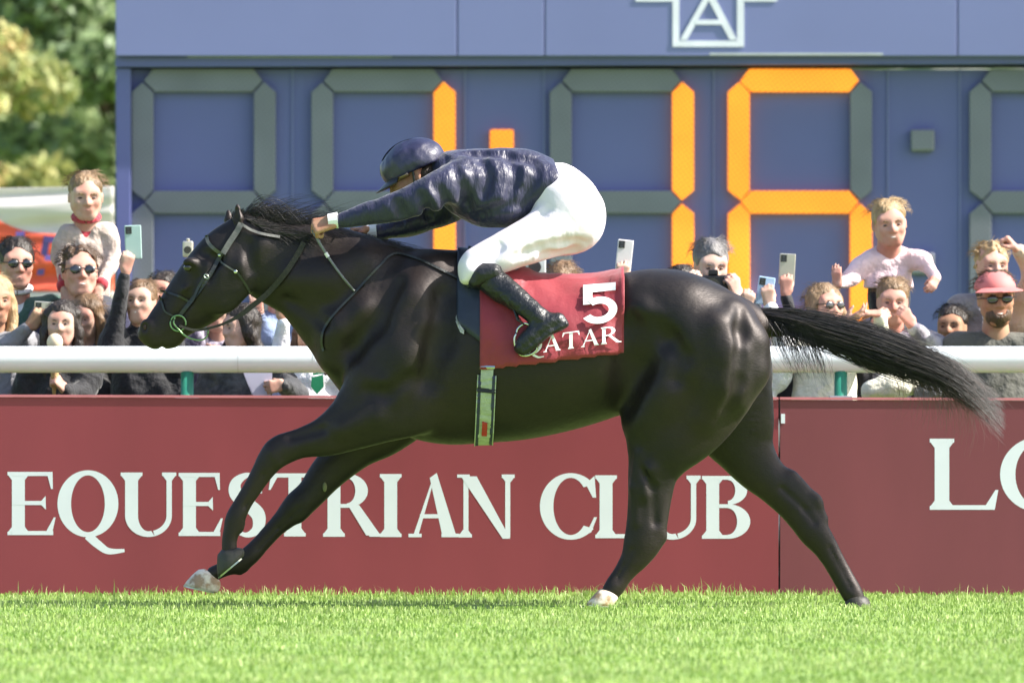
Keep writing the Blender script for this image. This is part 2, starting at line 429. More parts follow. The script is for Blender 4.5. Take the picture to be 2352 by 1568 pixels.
def words(word, rows, parent, top_l, base_l, top_r, base_r, xl, xr, y):
    for ch, x0, x1 in zip(word, rows[::2], rows[1::2]):
        def mp(u, v, lift, x0=x0, x1=x1):
            f = (x0-xl)/(xr-xl); top = top_l+(top_r-top_l)*f; base = base_l+(base_r-base_l)*f; H = base-top
            q = P(x0+u*H, base-v*H, y); return (q[0], y-.0003-lift, q[2])
        H = base_l-top_l
        letter(ch, (x1-x0)/H, mp, 'letter', m_ink, parent, .00004)
words('EQUESTRIANCLUB', [15,128, 132,272, 275,405, 408,512, 525,608, 617,738, 740,872, 865,930, 931,1065, 1050,1187, 1240,1372, 1365,1468, 1478,1610, 1610,1724],
      h1, 1083, 1228, 1093, 1237, 15, 1724, YH)
words('LOIRE'[:2], [2133,2293, 2297,2480], h2, 1007, 1170, 1008, 1172, 2133, 2480, YH)
mesh('label_tag', *pbox(1794, 950, 1803, 972, YH-.004, .003), m_ink, h2)

# ------------------------------------------------------------------ running rail
YR = 2.02
m_rail = mat('rail_plastic', (.76,.81,.86), .32, .04, 3, 0)
m_railg = mat('rail_joint', (.55,.58,.60), .5)
m_green = mat('post_green', (.03,.22,.15), .35, .1)
rail = empty('running_rail', P(1176, 1392, YR)*np.array([1,1,0]), 'white plastic running rail on green posts along the track', 'rail')
zr = P(0, 825.5, YR)[2]; rr = 30.5*U(YR)
def railtube(px0, px1, r, name, m, yoff=0):
    n = 28; V = []; F = []
    for px in (px0, px1):
        x = P(px, 0, YR)[0]
        for k in range(n):
            a = 2*pi*k/n; V.append((x, YR+r*cos(a)*.85, zr+r*sin(a)))
    for k in range(n): F.append((k, (k+1)%n, n+(k+1)%n, n+k))
    V += V[:2*n]; F.append(tuple(range(2*n, 3*n))); F.append(tuple(range(4*n-1, 3*n-1, -1)))
    o = mesh(name, V, F, m, rail, smooth=False)
    for p in o.data.polygons: p.use_smooth = len(p.vertices) == 4
    return o
joints = [-1500, -470, 547, 1560, 2560, 3600]
for a, b in zip(joints[:-1], joints[1:]): railtube(a+.8, b-.8, rr, 'rail_section', m_rail)
for a in joints: railtube(a-1.2, a+1.2, rr*.975, 'joint_ring', m_railg)
for a in (722, -300, 1745, 2745): railtube(a-3, a+3, rr*1.02, 'collar', m_rail)
for px in (-1080, 430, 1931, 3440):
    c = P(px, 1392, YR)
    p = mesh('post', *tubemesh([(c[0],YR,GLOW), (c[0],YR,zr-rr*.9)], 15*U(YR), 16), m_green, rail, smooth=True)
    mesh('clamp', *box(c[0]-.05, c[0]+.05, YR-.045, YR+.045, zr-rr-.13, zr-rr-.10), m_railg, p)

# ------------------------------------------------------------------ tote board
YB = 12.0
def dotted(name, c1, c2, scale, emis=0, rough=.5):
    m = bpy.data.materials.new(name); m.use_nodes = True; N = m.node_tree.nodes; L = m.node_tree.links; b = N['Principled BSDF']
    tc = N.new('ShaderNodeTexCoord'); mp = N.new('ShaderNodeMapping'); mp.inputs['Rotation'].default_value = (0, radians(35), 0); mp.inputs['Scale'].default_value = (scale, 0, scale)
    v = N.new('ShaderNodeTexVoronoi'); v.inputs['Scale'].default_value = 1; v.inputs['Randomness'].default_value = 0
    cr = N.new('ShaderNodeValToRGB'); cr.color_ramp.elements[0].position = .30; cr.color_ramp.elements[1].position = .52
    cr.color_ramp.elements[0].color = (*c1, 1); cr.color_ramp.elements[1].color = (*c2, 1)
    n = N.new('ShaderNodeTexNoise'); n.inputs['Scale'].default_value = 2.5; mx = N.new('ShaderNodeMix'); mx.data_type = 'RGBA'; mx.blend_type = 'MULTIPLY'; mx.inputs[0].default_value = 1
    mr = N.new('ShaderNodeMapRange'); mr.inputs['To Min'].default_value = .75; mr.inputs['To Max'].default_value = 1.25
    L.new(tc.outputs['Object'], mp.inputs[0]); L.new(mp.outputs[0], v.inputs['Vector']); L.new(v.outputs['Distance'], cr.inputs[0])
    L.new(tc.outputs['Object'], n.inputs['Vector']); L.new(n.outputs['Fac'], mr.inputs['Value']); L.new(cr.outputs[0], mx.inputs[6]); L.new(mr.outputs[0], mx.inputs[7])
    L.new(mx.outputs[2], b.inputs['Base Color']); b.inputs['Roughness'].default_value = rough
    if emis: L.new(mx.outputs[2], b.inputs['Emission Color']); b.inputs['Emission Strength'].default_value = emis
    return m
m_on = dotted('segment_lit', (.95,.33,.025), (.72,.13,.008), 46, .55)
m_off = dotted('segment_unlit', (.19,.20,.245), (.145,.152,.19), 46)
m_blue = mat('board_blue', (.120,.134,.345), .55, .06, 1.2, .05, 30)
m_blue2 = mat('board_fascia_blue', (.185,.205,.43), .5, .05, 1.0)
m_bdark = mat('board_gap_dark', (.03,.035,.1), .7)
m_scr = mat('bare_metal_scrape', (.5,.52,.55), .5)
m_logo = mat('logo_white', (.80,.80,.92), .5)
board = empty('results_board', P(1400, 1392, YB)*np.array([1,1,0])+np.array([0,0,GLOW]), 'large blue results board with orange seven segment digits and white emblem', 'scoreboard')
R0 = 3700
def bp(name, q, m, bev=0):
    o = mesh(name, *q, m, board)
    if bev: bevel(o, bev)
    return o
bp('body', pbox(266, 160, R0, 1500, YB+.10, .5), m_blue)
bp('side_frame', pbox(266, 157, 300, 1560, YB, .098), m_blue2 if False else m_blue, .004)
bp('fascia_backing', pbox(268, -690, R0, 127, YB-.085, .6), m_blue)
for a, b in ((265,1049), (1051,1250), (1252,2198), (2200,R0)):
    bp('fascia_panel', pbox(a+.6, -700, b-.6, 129, YB-.10, .012), m_blue2, .004)
bp('ledge', pprism([(265,154),(1500,150),(R0,142),(R0,122),(1500,128),(265,131.5)], YB-.04, .62), m_blue, .003)
bp('scrape', pbox(1630, 122, 2028, 127, YB-.1015-.003, .002), m_scr)
bp('scrape', pbox(430, 130.5, 900, 132.5, YB-.044, .002), m_scr)
for px in (672, 1068, 1250, 1640, 2040, 2205):
    bp('seam', pbox(px-1.6, 157, px+1.6, 1500, YB+.088, .011), m_blue2)
# emblem: a T-shaped outline with a letter A in its stem
LY = YB-.104
em = bp('emblem', merge([pbox(1545,-60,1560,108,LY,.003), pbox(1693,-60,1709,108,LY,.003), pbox(1545,94,1709,108,LY-.001,.003), pbox(1460,-6,1545,4,LY-.001,.003), pbox(1709,-6,1785,4,LY-.001,.003),
    pprism([(1562,92),(1578,92),(1628,2),(1622,-14)], LY-.002, .003), pprism([(1676,92),(1693,92),(1638,-14),(1622,-14),(1628,2)], LY-.0025, .003), pbox(1597,46,1660,57,LY-.003,.003)]), m_logo)
def digit(x0, lit):
    S = {'a': [(49,158.5),(281,158.5),(301,185),(278,211),(53,211),(28,186)], 'g': [(53,438),(278,438),(301,464),(278,490),(53,490),(30,464)], 'd': [(53,717),(278,717),(301,743),(281,770),(49,770),(28,743)],
         'f': [(0,211),(25,189),(50,213),(50,437),(30,460),(0,437)], 'e': [(0,490),(28,467),(50,492),(50,716),(25,740),(0,716)],
         'b': [(281,213),(304,188),(331,211),(331,437),(304,460),(281,437)], 'c': [(281,492),(303,467),(331,490),(331,716),(304,740),(281,716)]}
    for k, pts in S.items():
        on = k in lit
        bevel(mesh('segment', *pprism([(x0+a, b) for a, b in pts][::-1], YB+.045, .05), m_on if on else m_off, board), .004)
digit(302, ''); digit(715, 'bc'); digit(1263, 'bc'); digit(1672, 'afgedc'); digit(2227, ''); digit(2637, '')
for (a, b, m) in ((1125,297,m_on), (1125,580,m_on), (2092,297,m_off), (2092,580,m_off)):
    bevel(mesh('colon_square', *pbox(a, b, a+55, b+50, YB+.045, .05), m, board), .012)
for px in (500, 1300, 2100, 3000, 3600): bp('support_leg', pbox(px-20, 1500, px+20, 1520+90, YB+.25, .1), m_blue)

# ------------------------------------------------------------------ banner stretched beside the board
m_bw = mat('banner_white', (.78,.73,.73), .8, .08, 3, trans=.35); m_bo = mat('banner_orange', (.90,.17,.10), .75, .08, 3, trans=.35); m_bp = mat('banner_print', (.12,.08,.32), .7)
ban = empty('fabric_banner', P(100, 1392, 11.3)*np.array([1,1,0])+np.array([0,0,GLOW]), 'white and orange fabric banner with purple capitals hanging left of the blue board', 'banner')
def wav(px, py): return 11.3+.018*sin(px*.011+py*.06)+.010*sin(px*.006-py*.10+2)+.005*sin(py*.17+px*.012)
def sheet(name, f0, f1, m, x0=-500, x1=262, nx=70, ny=30, dy=0, thick=True):
    V = []; F = []
    for i in range(nx+1):
        px = x0+(x1-x0)*i/nx
        for j in range(ny+1):
            py = f0(px)+(f1(px)-f0(px))*j/ny; V.append(P(px, py, wav(px, py)+dy))
    for i in range(nx):
        for j in range(ny): a = i*(ny+1)+j; F.append((a, a+1, a+ny+2, a+ny+1))
    o = mesh(name, V, np.array(F), m, ban, smooth=True)
    if thick: s = o.modifiers.new('thickness', 'SOLIDIFY'); s.thickness = .004
    return o
mid = lambda px: 508+.30*px-.0003*px*px+6*sin(px*.03)
sheet('white_cloth', lambda p: 433-.02*p, lambda p: mid(p)+2, m_bw)
sheet('orange_cloth', lambda p: mid(p), lambda p: 668+.0*p, m_bo, dy=-.006)
sheet('lower_cloth', lambda p: 662, lambda p: 1050, m_bw, dy=.006)
def banletter(strs):
    V = []; F = []
    for i, st in enumerate(strs):
        o = len(V)
        for a, b in st:
            for q in (a, b): V.append(P(q[0], q[1], wav(*q)-.032-.001*i))
        for j in range(len(st)-1): F.append((o+2*j, o+2*j+1, o+2*j+3, o+2*j+2))
    mesh('letter', V, np.array(F), m_bp, ban)
banletter([qd((84,632),(100,632),(116,545),(101,541),6), qd((101,541),(150,548),(148,560),(100,556),6), qd((150,548),(168,560),(158,592),(148,588),6), qd((104,585),(150,588),(148,600),(102,598),6), qd((128,598),(144,598),(160,640),(142,640),6)])
banletter([qd((8,618),(24,618),(56,536),(40,531),6), qd((36,533),(56,531),(64,622),(46,622),6), qd((26,588),(56,590),(56,602),(20,600),6)])
m_wood = mat('pole_wood', (.22,.16,.1), .8)
for px in (-480, 248): c = P(px, 440, 11.42); mesh('pole', *tubemesh([(c[0],11.42,GLOW), tuple(c)], .025, 8), m_wood, ban)

# ------------------------------------------------------------------ trees beyond
m_bark = mat('bark', (.12,.09,.06), .9, .3, 12, .6, 30)
def leaves(n, blobs, size, tone):
    w = np.array([b[3]*b[4]*b[5] for b in blobs]); idx = RNG.choice(len(blobs), n, p=w/w.sum()); B = np.array(blobs)[idx]
    d = RNG.randn(n,3); d /= np.linalg.norm(d, axis=1)[:,None]; r = (.45+.6*RNG.rand(n)**.7)
    c = B[:,:3]+d*B[:,3:6]*r[:,None]
    a = RNG.randn(n,3); a /= np.linalg.norm(a,axis=1)[:,None]; b = np.cross(a, RNG.randn(n,3)); b /= np.linalg.norm(b,axis=1)[:,None]
    s = size*(.5+RNG.rand(n))[:,None]
    V = np.stack([c-a*s, c+b*s*.5, c+a*s, c-b*s*.5], 1).reshape(-1,3); F = np.arange(n*4).reshape(-1,4)
    return V, F, np.repeat(np.clip(tone+RNG.rand(n)*.5+(B[:,6] if B.shape[1] > 6 else 0), 0, 1), 4)
attr_cols['leaf_mixed'] = [(.13,.19,.10), (.20,.28,.13), (.28,.37,.17), (.40,.46,.23), (.55,.56,.33)]
attr_cols['leaf_autumn'] = [(.20,.26,.10), (.34,.38,.14), (.50,.46,.18), (.58,.40,.20), (.50,.52,.26)]
m_lg = mat('leaf_mixed', (.05,.1,.02), .55, .2, 2, trans=.3, attr='rnd'); m_la = mat('leaf_autumn', (.3,.2,.04), .6, .2, 2, trans=.35, attr='rnd')
def tree(x, y, h, r, n, m, label, size, tone=.1, seed=0, slim=1.0):
    rs = np.random.RandomState(seed)
    t = empty('tree', (x, y, GLOW), label, 'tree', None)
    pts = [(x, y, GLOW), (x+.1, y, GLOW+h*.3), (x-.05, y+.1, GLOW+h*.6), (x+.05, y, GLOW+h*.9)]
    parts = [tubemesh(spline(pts, 4), np.linspace(.16, .03, 13)*h/6, 9)]; blobs = []
    for i in range(26):
        a = rs.rand()*2*pi; q = rs.rand(); z = GLOW+h*(.18+.78*rs.rand()); k = r*(1-.5*abs((z-GLOW)/h-.5))*slim
        c = (x+cos(a)*k*(.35+.5*q), y+sin(a)*k*(.35+.5*q), z); blobs.append((*c, r*.30*(.7+.6*rs.rand()), r*.3, r*.22*(.7+.6*rs.rand()), rs.uniform(-.12,.25)))
        parts.append(tubemesh([(x, y, max(GLOW+h*.15, z-h*.18)), ((x+c[0])/2, (y+c[1])/2, z-h*.06), c], [.05*h/6,.035*h/6,.012], 5))
    mesh('trunk', *merge(parts), m_bark, t, smooth=True)
    V, F, A = leaves(n, blobs, size, tone); mesh('crown', V, F, m, t, attr=A)
tree(-5.35, 38.5, 4.6, 1.45, 13000, m_la, 'low autumn tree with yellow and orange leaves at the left edge', .075, .1, 3)
tree(-3.9, 42.5, 5.6, 1.7, 15000, m_lg, 'green tree close against the left side of the blue board', .085, .12, 5)
tree(-5.9, 45.5, 8.2, 2.8, 20000, m_lg, 'tall tree with sunlit top behind the autumn one', .10, .25, 8)
tree(-8.6, 43, 7.0, 2.6, 9000, m_lg, 'broad green tree outside the autumn one', .12, .1, 9)
tree(-2.6, 50, 9.0, 3.3, 12000, m_lg, 'dark tall tree mostly hidden by the blue board', .12, -.1, 12)
V = []; rs = np.random.RandomState(4)
blobs = [(x, 170+rs.uniform(-8,8), GLOW+rs.uniform(3,8), rs.uniform(4,7), 4, rs.uniform(3,6), rs.uniform(-.1,.2)) for x in np.arange(-160, 160, 4.5)]
V, F, A = leaves(26000, blobs, .75, .1)
tag(mesh('wood', V, F, m_lg, attr=A), 'far wood of mixed green trees along the horizon', 'wood', kind='stuff')
tree(-7.0, 52, 9.5, 3.6, 14000, m_lg, 'dark rear tree filling the gaps above the banner', .13, -.12, 14)
# ================================================================== THE HORSE
def sg(rows, y=None):
    """rows in layout units: px, py, half thickness, y, half width(m) -> world rows"""
    out = []
    for a, b, r, yy, w in rows:
        p = P(a, b, yy); out.append((p[0], p[2], r*U(yy), yy, w))
    return out
HF = Field(P(300, 1420, 0)-np.array([0,.42,0]), P(1840, 450, 0)+np.array([.35,.42,0]), .0085)
H = HF
# trunk
H.sag(sg([(850,775,105,0,.13),(905,800,158,0,.185),(970,803,197,0,.215),(1030,806,214,0,.245),(1100,808,209,0,.268),(1180,820,191,0,.285),(1270,817,176,0,.285),(1350,803,166,0,.275),(1430,789,149,0,.262),(1530,777,148,0,.25),(1600,783,136,0,.235),(1652,800,105,0,.17)]), k=.02)
# withers ridge and croup
H.sag(sg([(900,610,40,0,.07),(985,617,36,0,.075),(1070,625,38,0,.09),(1160,665,30,0,.12)]), k=.09)
H.sag(sg([(1440,700,62,0,.14),(1540,695,66,0,.17),(1640,745,62,0,.13),(1690,745,50,0,.07)]), k=.08)
H.sag(sg([(1690,728,32,0,.05),(1735,735,26,0,.04),(1790,760,16,0,.03)]), k=.05)
# neck
H.sag(sg([(585,585,62,0,.07),(620,606,84,0,.078),(668,620,97,0,.082),(722,636,112,0,.09),(772,668,130,0,.11),(825,705,150,0,.145),(890,755,170,0,.175)]), k=.03)
H.sag(sg([(570,525,38,0,.045),(640,552,34,0,.035),(720,555,38,0,.035),(800,572,38,0,.04),(890,598,34,0,.05)]), k=.07)
# head
H.sag(sg([(560,538,46,0,.065),(523,590,70,0,.082),(488,640,76,0,.085),(458,676,72,0,.078),(418,713,58,0,.06),(385,742,47,0,.050),(362,764,38,0,.047)]), k=.02)
H.sag(sg([(528,640,58,-.055,.035),(508,672,50,-.055,.03)]), k=.03); H.sag(sg([(528,640,58,.055,.035),(508,672,50,.055,.03)]), k=.03)  # jaw discs
H.sag(sg([(400,752,32,0,.038),(398,774,24,0,.036),(388,784,17,0,.034)]), k=.02)       # lower lip and chin
H.sag(sg([(340,766,24,0,.044),(352,783,14,0,.038)]), k=.02); H.cap(P(372,800,-.05), P(372,800,.05), .007, k=.012, sub=True)
for s in (-1, 1):
    H.ell(P(337,748,s*.035), (.026,.020,.030), k=.02)                                  # nostril rims
    H.ell(P(331,752,s*.052), (.015,.018,.022), k=.008, sub=True)
    H.cap(P(352,782,s*.05), P(392,768,s*.05), .005, k=.006, sub=True)                  # mouth line
    H.ell(P(436,603,s*.074), (.030,.020,.022), k=.03); H.ell(P(432,614,s*.094), (.020,.020,.014), k=.012, sub=True)   # brow, eye socket
    H.cap(P(425,665,s*.066), P(470,640,s*.080), .010, k=.02)                           # facial crest
    H.cap(P(470,580,s*.072), P(505,600,s*.083), .020, .014, k=.02, sub=True)           # hollow above the eye
# near fore (bent) and far fore (reaching)
nearfore = [(930,900,105,-.13,.085),(872,925,92,-.14,.09),(815,966,66,-.14,.078),(753,1000,47,-.135,.058),(692,1017,35,-.13,.044),(645,1034,36,-.13,.044),(622,1055,31,-.13,.04),(600,1088,25,-.13,.032),(579,1122,22,-.13,.028),(558,1155,21,-.13,.027),(541,1188,23,-.13,.031),(533,1213,20,-.13,.029),(527,1240,18,-.13,.027),(527,1262,18,-.13,.03)]
farfore = [(930,920,90,.13,.085),(878,985,64,.13,.08),(820,1023,53,.13,.068),(757,1081,43,.13,.052),(717,1130,35,.13,.045),(684,1161,34,.13,.044),(655,1190,26,.13,.034),(632,1212,22,.13,.028),(600,1247,21,.13,.027),(572,1276,23,.13,.031),(548,1293,21,.13,.029),(515,1306,18,.13,.027),(492,1316,18,.13,.032)]
H.sag(sg(nearfore), k=.035); H.sag(sg(farfore), k=.035)
H.cap(P(627,1040,-.15), P(640,1062,-.15), .020, .016, k=.02); H.cap(P(700,1180,.12), P(688,1192,.12), .014, k=.02)
H.cap(P(557,1205,-.13), P(553,1216,-.13), .010, .012, k=.02); H.cap(P(563,1306,.13), P(551,1316,.13), .012, .010, k=.02)
# hind legs
nearhind = [(1625,785,128,-.12,.13),(1600,860,142,-.13,.13),(1560,935,128,-.14,.115),(1528,1005,90,-.15,.092),(1505,1052,62,-.15,.072),(1492,1095,50,-.15,.058),(1487,1140,45,-.15,.048),(1484,1180,44,-.15,.043),(1481,1215,44,-.15,.044),(1475,1245,43,-.15,.043),(1461,1276,34,-.15,.036),(1444,1300,27,-.15,.031),(1428,1322,24,-.15,.029),(1412,1346,24,-.15,.033),(1401,1362,21,-.15,.032)]
farhind = [(1625,800,115,.12,.13),(1650,880,120,.13,.12),(1680,960,98,.14,.10),(1706,1022,70,.15,.08),(1738,1072,55,.15,.062),(1776,1110,46,.15,.052),(1816,1148,43,.15,.046),(1845,1185,39,.15,.042),(1870,1222,36,.15,.042),(1893,1252,30,.15,.035),(1914,1286,26,.15,.03),(1936,1325,25,.15,.029),(1956,1360,25,.15,.033),(1966,1378,22,.15,.03)]
H.sag(sg(nearhind), k=.035); H.sag(sg(farhind), k=.035)
H.cap(P(1524,1236,-.15), P(1496,1262,-.15), .014, .010, k=.03); H.cap(P(1874,1146,.15), P(1896,1190,.15), .016, .012, k=.03)
H.cap(P(1545,1070,-.15), P(1518,1215,-.15), .020, .010, k=.05); H.cap(P(1820,1095,.15), P(1876,1150,.15), .022, .011, k=.05)
# muscle relief
def on(px, py, side=-1): return H.hit(px, py, side)
def bulge(path, r, depth, k=.06, sub=False, far=True):
    for s in ((-1, 1) if far else (-1,)):
        pts = []
        for (a, b), q in zip(path, np.broadcast_to(r, len(path))):
            h = on(a, b, s)
            if h is not None: pts.append(((h[0], h[1]-s*(q-depth) if not sub else h[1]+s*(q-depth), h[2]), q))
        if len(pts) > 1: H.chain(pts, k, sub)
bulge([(985,625),(950,690),(905,770),(850,850)], [.06,.07,.075,.06], .022, .10)           # shoulder blade
bulge([(975,760),(935,820),(900,880)], [.06,.075,.06], .022, .08)                        # triceps
bulge([(830,600),(760,640),(680,640)], [.05,.06,.04], .012, .08)                         # neck crest muscles
bulge([(840,720),(780,760),(765,820)], [.06,.06,.05], .016, .07)                         # breast
bulge([(600,560),(560,610)], [.03,.035], .010, .05)
bulge([(1480,690),(1560,720),(1620,790),(1640,850)], [.09,.11,.11,.09], .03, .12)        # gluteals
bulge([(1690,730),(1722,790),(1722,850),(1690,910)], [.05,.065,.07,.06], .018, .06)      # hamstring
bulge([(1650,750),(1668,810),(1660,880),(1620,950)], [.05,.07,.075,.06], .018, .06)
bulge([(1560,840),(1520,900),(1480,950)], [.07,.08,.06], .018, .09)                      # thigh front
bulge([(1478,706),(1500,730)], [.03,.03], .014, .05)                                     # point of hip
bulge([(1490,1080),(1480,1130)], [.03,.028], .008, .04)
bulge([(860,955),(790,985)], [.05,.035], .012, .04, far=False)
g = dict(sub=True)
bulge([(1704,705),(1702,760),(1704,820),(1700,880),(1672,940)], [.012,.014,.015,.014,.01], .007, .05, **g)
bulge([(1500,740),(1535,780),(1562,820),(1555,870)], [.014,.02,.02,.014], .007, .06, **g)
bulge([(1440,760),(1450,850),(1432,930)], [.03,.04,.03], .006, .09, **g)                 # flank hollow
bulge([(1025,680),(1010,780),(985,870)], [.02,.025,.02], .006, .09, **g)                 # behind the shoulder
bulge([(905,655),(860,740),(812,800)], [.014,.02,.018], .006, .08, **g)                  # before the shoulder
bulge([(575,690),(660,690),(745,745)], [.012,.014,.012], .010, .04, **g)                 # jugular groove
bulge([(572,560),(578,620),(572,690)], [.016,.018,.014], .010, .03, **g)                 # behind the jaw
bulge([(940,870),(890,905),(850,900)], [.012,.014,.012], .004, .05, **g)
bulge([(606,1090),(584,1128),(562,1165)], [.006,.006,.005], .006, .010, far=False, **g); bulge([(1462,1060),(1500,1120),(1505,1200)], [.010,.011,.009], .004, .025, far=False, **g); bulge([(1452,1262),(1432,1300),(1416,1335)], [.005,.005,.004], .005, .008, far=False, **g); bulge([(1795,1120),(1850,1170),(1872,1200)], [.007,.008,.006], .006, .015, far=False, **g); bulge([(1905,1255),(1935,1310),(1955,1350)], [.005,.005,.004], .005, .008, far=False, **g); bulge([(690,1165),(640,1210),(590,1262)], [.005,.005,.004], .005, .008, far=False, **g); bulge([(1470,1040),(1458,1120),(1462,1200)], [.02,.018,.014], .006, .02, far=False); bulge([(668,1003),(740,985)], [.01,.012], .008, .03, far=False, **g)
for i in range(0):
    x = 1130+i*45; bulge([(x+10,800),(x+22,870),(x+14,930)], [.010,.013,.01], .0015, .03, **g)
bulge([(450,640),(430,690),(405,735)], [.012,.012,.01], .006, .03, **g)
bulge([(500,590),(480,640)], [.010,.010], .005, .03, **g)
# the coat
def coat():
    m = bpy.data.materials.new('black_coat'); m.use_nodes = True; N = m.node_tree.nodes; L = m.node_tree.links; b = N['Principled BSDF']
    tc = N.new('ShaderNodeTexCoord'); n1 = N.new('ShaderNodeTexNoise'); n1.inputs['Scale'].default_value = 2.3; n1.inputs['Detail'].default_value = 6
    cr = N.new('ShaderNodeValToRGB'); cr.color_ramp.elements[0].position = .38; cr.color_ramp.elements[1].position = .68
    cr.color_ramp.elements[0].color = (.0040,.0035,.0037,1); cr.color_ramp.elements[1].color = (.015,.0092,.0076,1)
    L.new(tc.outputs['Object'], n1.inputs['Vector']); L.new(n1.outputs['Fac'], cr.inputs[0]); L.new(cr.outputs[0], b.inputs['Base Color'])
    mp = N.new('ShaderNodeMapping'); mp.inputs['Scale'].default_value = (70, 70, 260); L.new(tc.outputs['Object'], mp.inputs[0])
    n2 = N.new('ShaderNodeTexNoise'); n2.inputs['Scale'].default_value = 1; n2.inputs['Detail'].default_value = 4; L.new(mp.outputs[0], n2.inputs['Vector'])
    n3 = N.new('ShaderNodeTexNoise'); n3.inputs['Scale'].default_value = 34; n3.inputs['Detail'].default_value = 4; L.new(tc.outputs['Object'], n3.inputs['Vector'])
    ad = N.new('ShaderNodeMath'); ad.operation = 'ADD'; L.new(n2.outputs['Fac'], ad.inputs[0]); L.new(n3.outputs['Fac'], ad.inputs[1])
    bp = N.new('ShaderNodeBump'); bp.inputs['Strength'].default_value = .22; bp.inputs['Distance'].default_value = .005
    L.new(ad.outputs[0], bp.inputs['Height']); L.new(bp.outputs[0], b.inputs['Normal'])
    mr = N.new('ShaderNodeMapRange'); mr.inputs['To Min'].default_value = .38; mr.inputs['To Max'].default_value = .64; L.new(n3.outputs['Fac'], mr.inputs['Value']); L.new(mr.outputs[0], b.inputs['Roughness'])
    b.inputs['Specular IOR Level'].default_value = .48; b.inputs['Specular Tint'].default_value = (1,.90,.87,1); b.inputs['Sheen Weight'].default_value = .03; b.inputs['Sheen Roughness'].default_value = .4; b.inputs['Sheen Tint'].default_value = (.8,.7,.65,1)
    return m
m_coat = coat()
horse = empty('horse', P(1200, 1392, 0), 'black racehorse number 5 at full gallop with mane and tail flying', 'horse')
H.build('body', m_coat, horse, smooth=2)
# eye, ears
m_eye = mat('horse_eye', (.012,.007,.005), .06, 0, coat=1)
def ellmesh(c, r, n=12, R=None):
    V = []; F = []
    for i in range(n+1):
        t = pi*i/n
        for k in range(2*n):
            a = pi*k/n; v = np.array([r[0]*sin(t)*cos(a), r[1]*sin(t)*sin(a), r[2]*cos(t)])
            V.append((R@v if R is not None else v)+np.array(c))
    for i in range(n):
        for k in range(2*n): F.append((i*2*n+k, (i+1)*2*n+k, (i+1)*2*n+(k+1)%(2*n), i*2*n+(k+1)%(2*n)))
    return V, F
for s in (-1, 1):
    mesh('eye', *ellmesh(P(432,614,s*.068), (.018,.013,.016)), m_eye, horse, smooth=True)
m_nost = mat('nostril', (.05,.018,.016), .5)
for s in (-1, 1):
    mesh('nostril', *ellmesh(P(333,751,s*.040), (.007,.004,.012)), m_nost, horse, smooth=True)
def ear(base, tip, w, y, lean):
    f = Field(np.minimum(P(*base,y),P(*tip,y))-.06, np.maximum(P(*base,y),P(*tip,y))+.06, .004)
    a, b = P(*base, y), P(*tip, y+lean); c = (a*.55+b*.45)
    f.chain([(a, w*.8), (c, w), (a*.15+b*.85, w*.45), (b, .004)], .012)
    d = np.array([-.35,-.6 if y < 0 else .6,.1]); d /= np.linalg.norm(d)
    f.chain([(a*.8+b*.2+d*w*.9, w*.5), (c+d*w, w*.62), (a*.2+b*.8+d*w*.5, w*.3)], .008, sub=True)
    return f.build('ear', m_coat, horse, 1)
ear((549,527), (545,470), .021, -.048, .004); ear((528,522), (524,484), .019, .048, .004)
# hooves
m_hoofd = mat('hoof_dark', (.035,.032,.026), .55, .3, 14, .3, 60); m_hoofl = mat('hoof_pale', (.80,.70,.58), .5, .2, 16, .3, 50, col2=(.40,.26,.16), c2scale=26, c2pos=(.42,.58))
m_shoe = mat('shoe_metal', (.40,.44,.36), .3, metal=.8)
def hoof(ft, bt, toe, heel, y, w0, w1, m, label=None):
    V = []; F = []; n = 20; R = 6
    for j in range(R+1):
        t = j/R; bl = 1+.10*sin(pi*t)-(.30 if j == 0 else 0)
        a = np.array(ft)*(1-t)+np.array(toe)*t; b = np.array(bt)*(1-t)+np.array(heel)*t; w = w0+(w1-w0)*t
        A, B = P(*a, y), P(*b, y); c = (A+B)/2; e = (A-B)/2
        for k in range(n):
            q = 2*pi*k/n; cx = cos(q); sy = sin(q); w2 = w*(1 if cx > 0 else 1-.12*cx*cx)
            V.append(c+(e*cx+np.array([0, w2*sy, 0]))*bl)
    for j in range(R):
        for k in range(n): F.append((j*n+k, j*n+(k+1)%n, (j+1)*n+(k+1)%n, (j+1)*n+k))
    F.append(tuple(range(n-1,-1,-1))); F.append(tuple(range(R*n, R*n+n)))
    o = mesh('hoof', V, F, m, horse, smooth=True)
    if label: o['label'] = label
    ax = (np.array(V[R*n])-np.array(V[0])); ax /= np.linalg.norm(ax)
    A, B = P(*toe, y), P(*heel, y); c = (A+B)/2; e = (A-B)/2; S = []; SF = []
    nn = np.cross(e/np.linalg.norm(e), [0,1,0]); nn = nn*np.sign(nn@ax)
    qs = np.linspace(-2.5, 2.5, 17)
    for q in qs:
        for rr_, dd in ((1.02, 0), (.8, 0), (.8, .006), (1.02, .006)): S.append(c+e*cos(q)*rr_+np.array([0, w1*sin(q)*rr_, 0])+nn*dd)
    for i in range(16):
        for k in range(4): SF.append((i*4+k, i*4+(k+1)%4, i*4+4+(k+1)%4, i*4+4+k))
    mesh('horseshoe', S, SF, m_shoe, o)
hoof((501,1262), (556,1256), (501,1325), (560,1276), -.13, .036, .052, m_hoofd)
hoof((464,1301), (506,1330), (422,1343), (500,1360), .13, .036, .055, m_hoofl, 'pale hoof streaked with brown')
hoof((1384,1347), (1423,1364), (1347,1386), (1405,1392), -.15, .036, .052, m_hoofl, 'pale grey hoof half in the grass')
hoof((1946,1368), (1988,1366), (1938,1402), (2004,1398), .15, .036, .052, m_hoofd)
m_chest = mat('chestnut', (.16,.16,.08), .9)
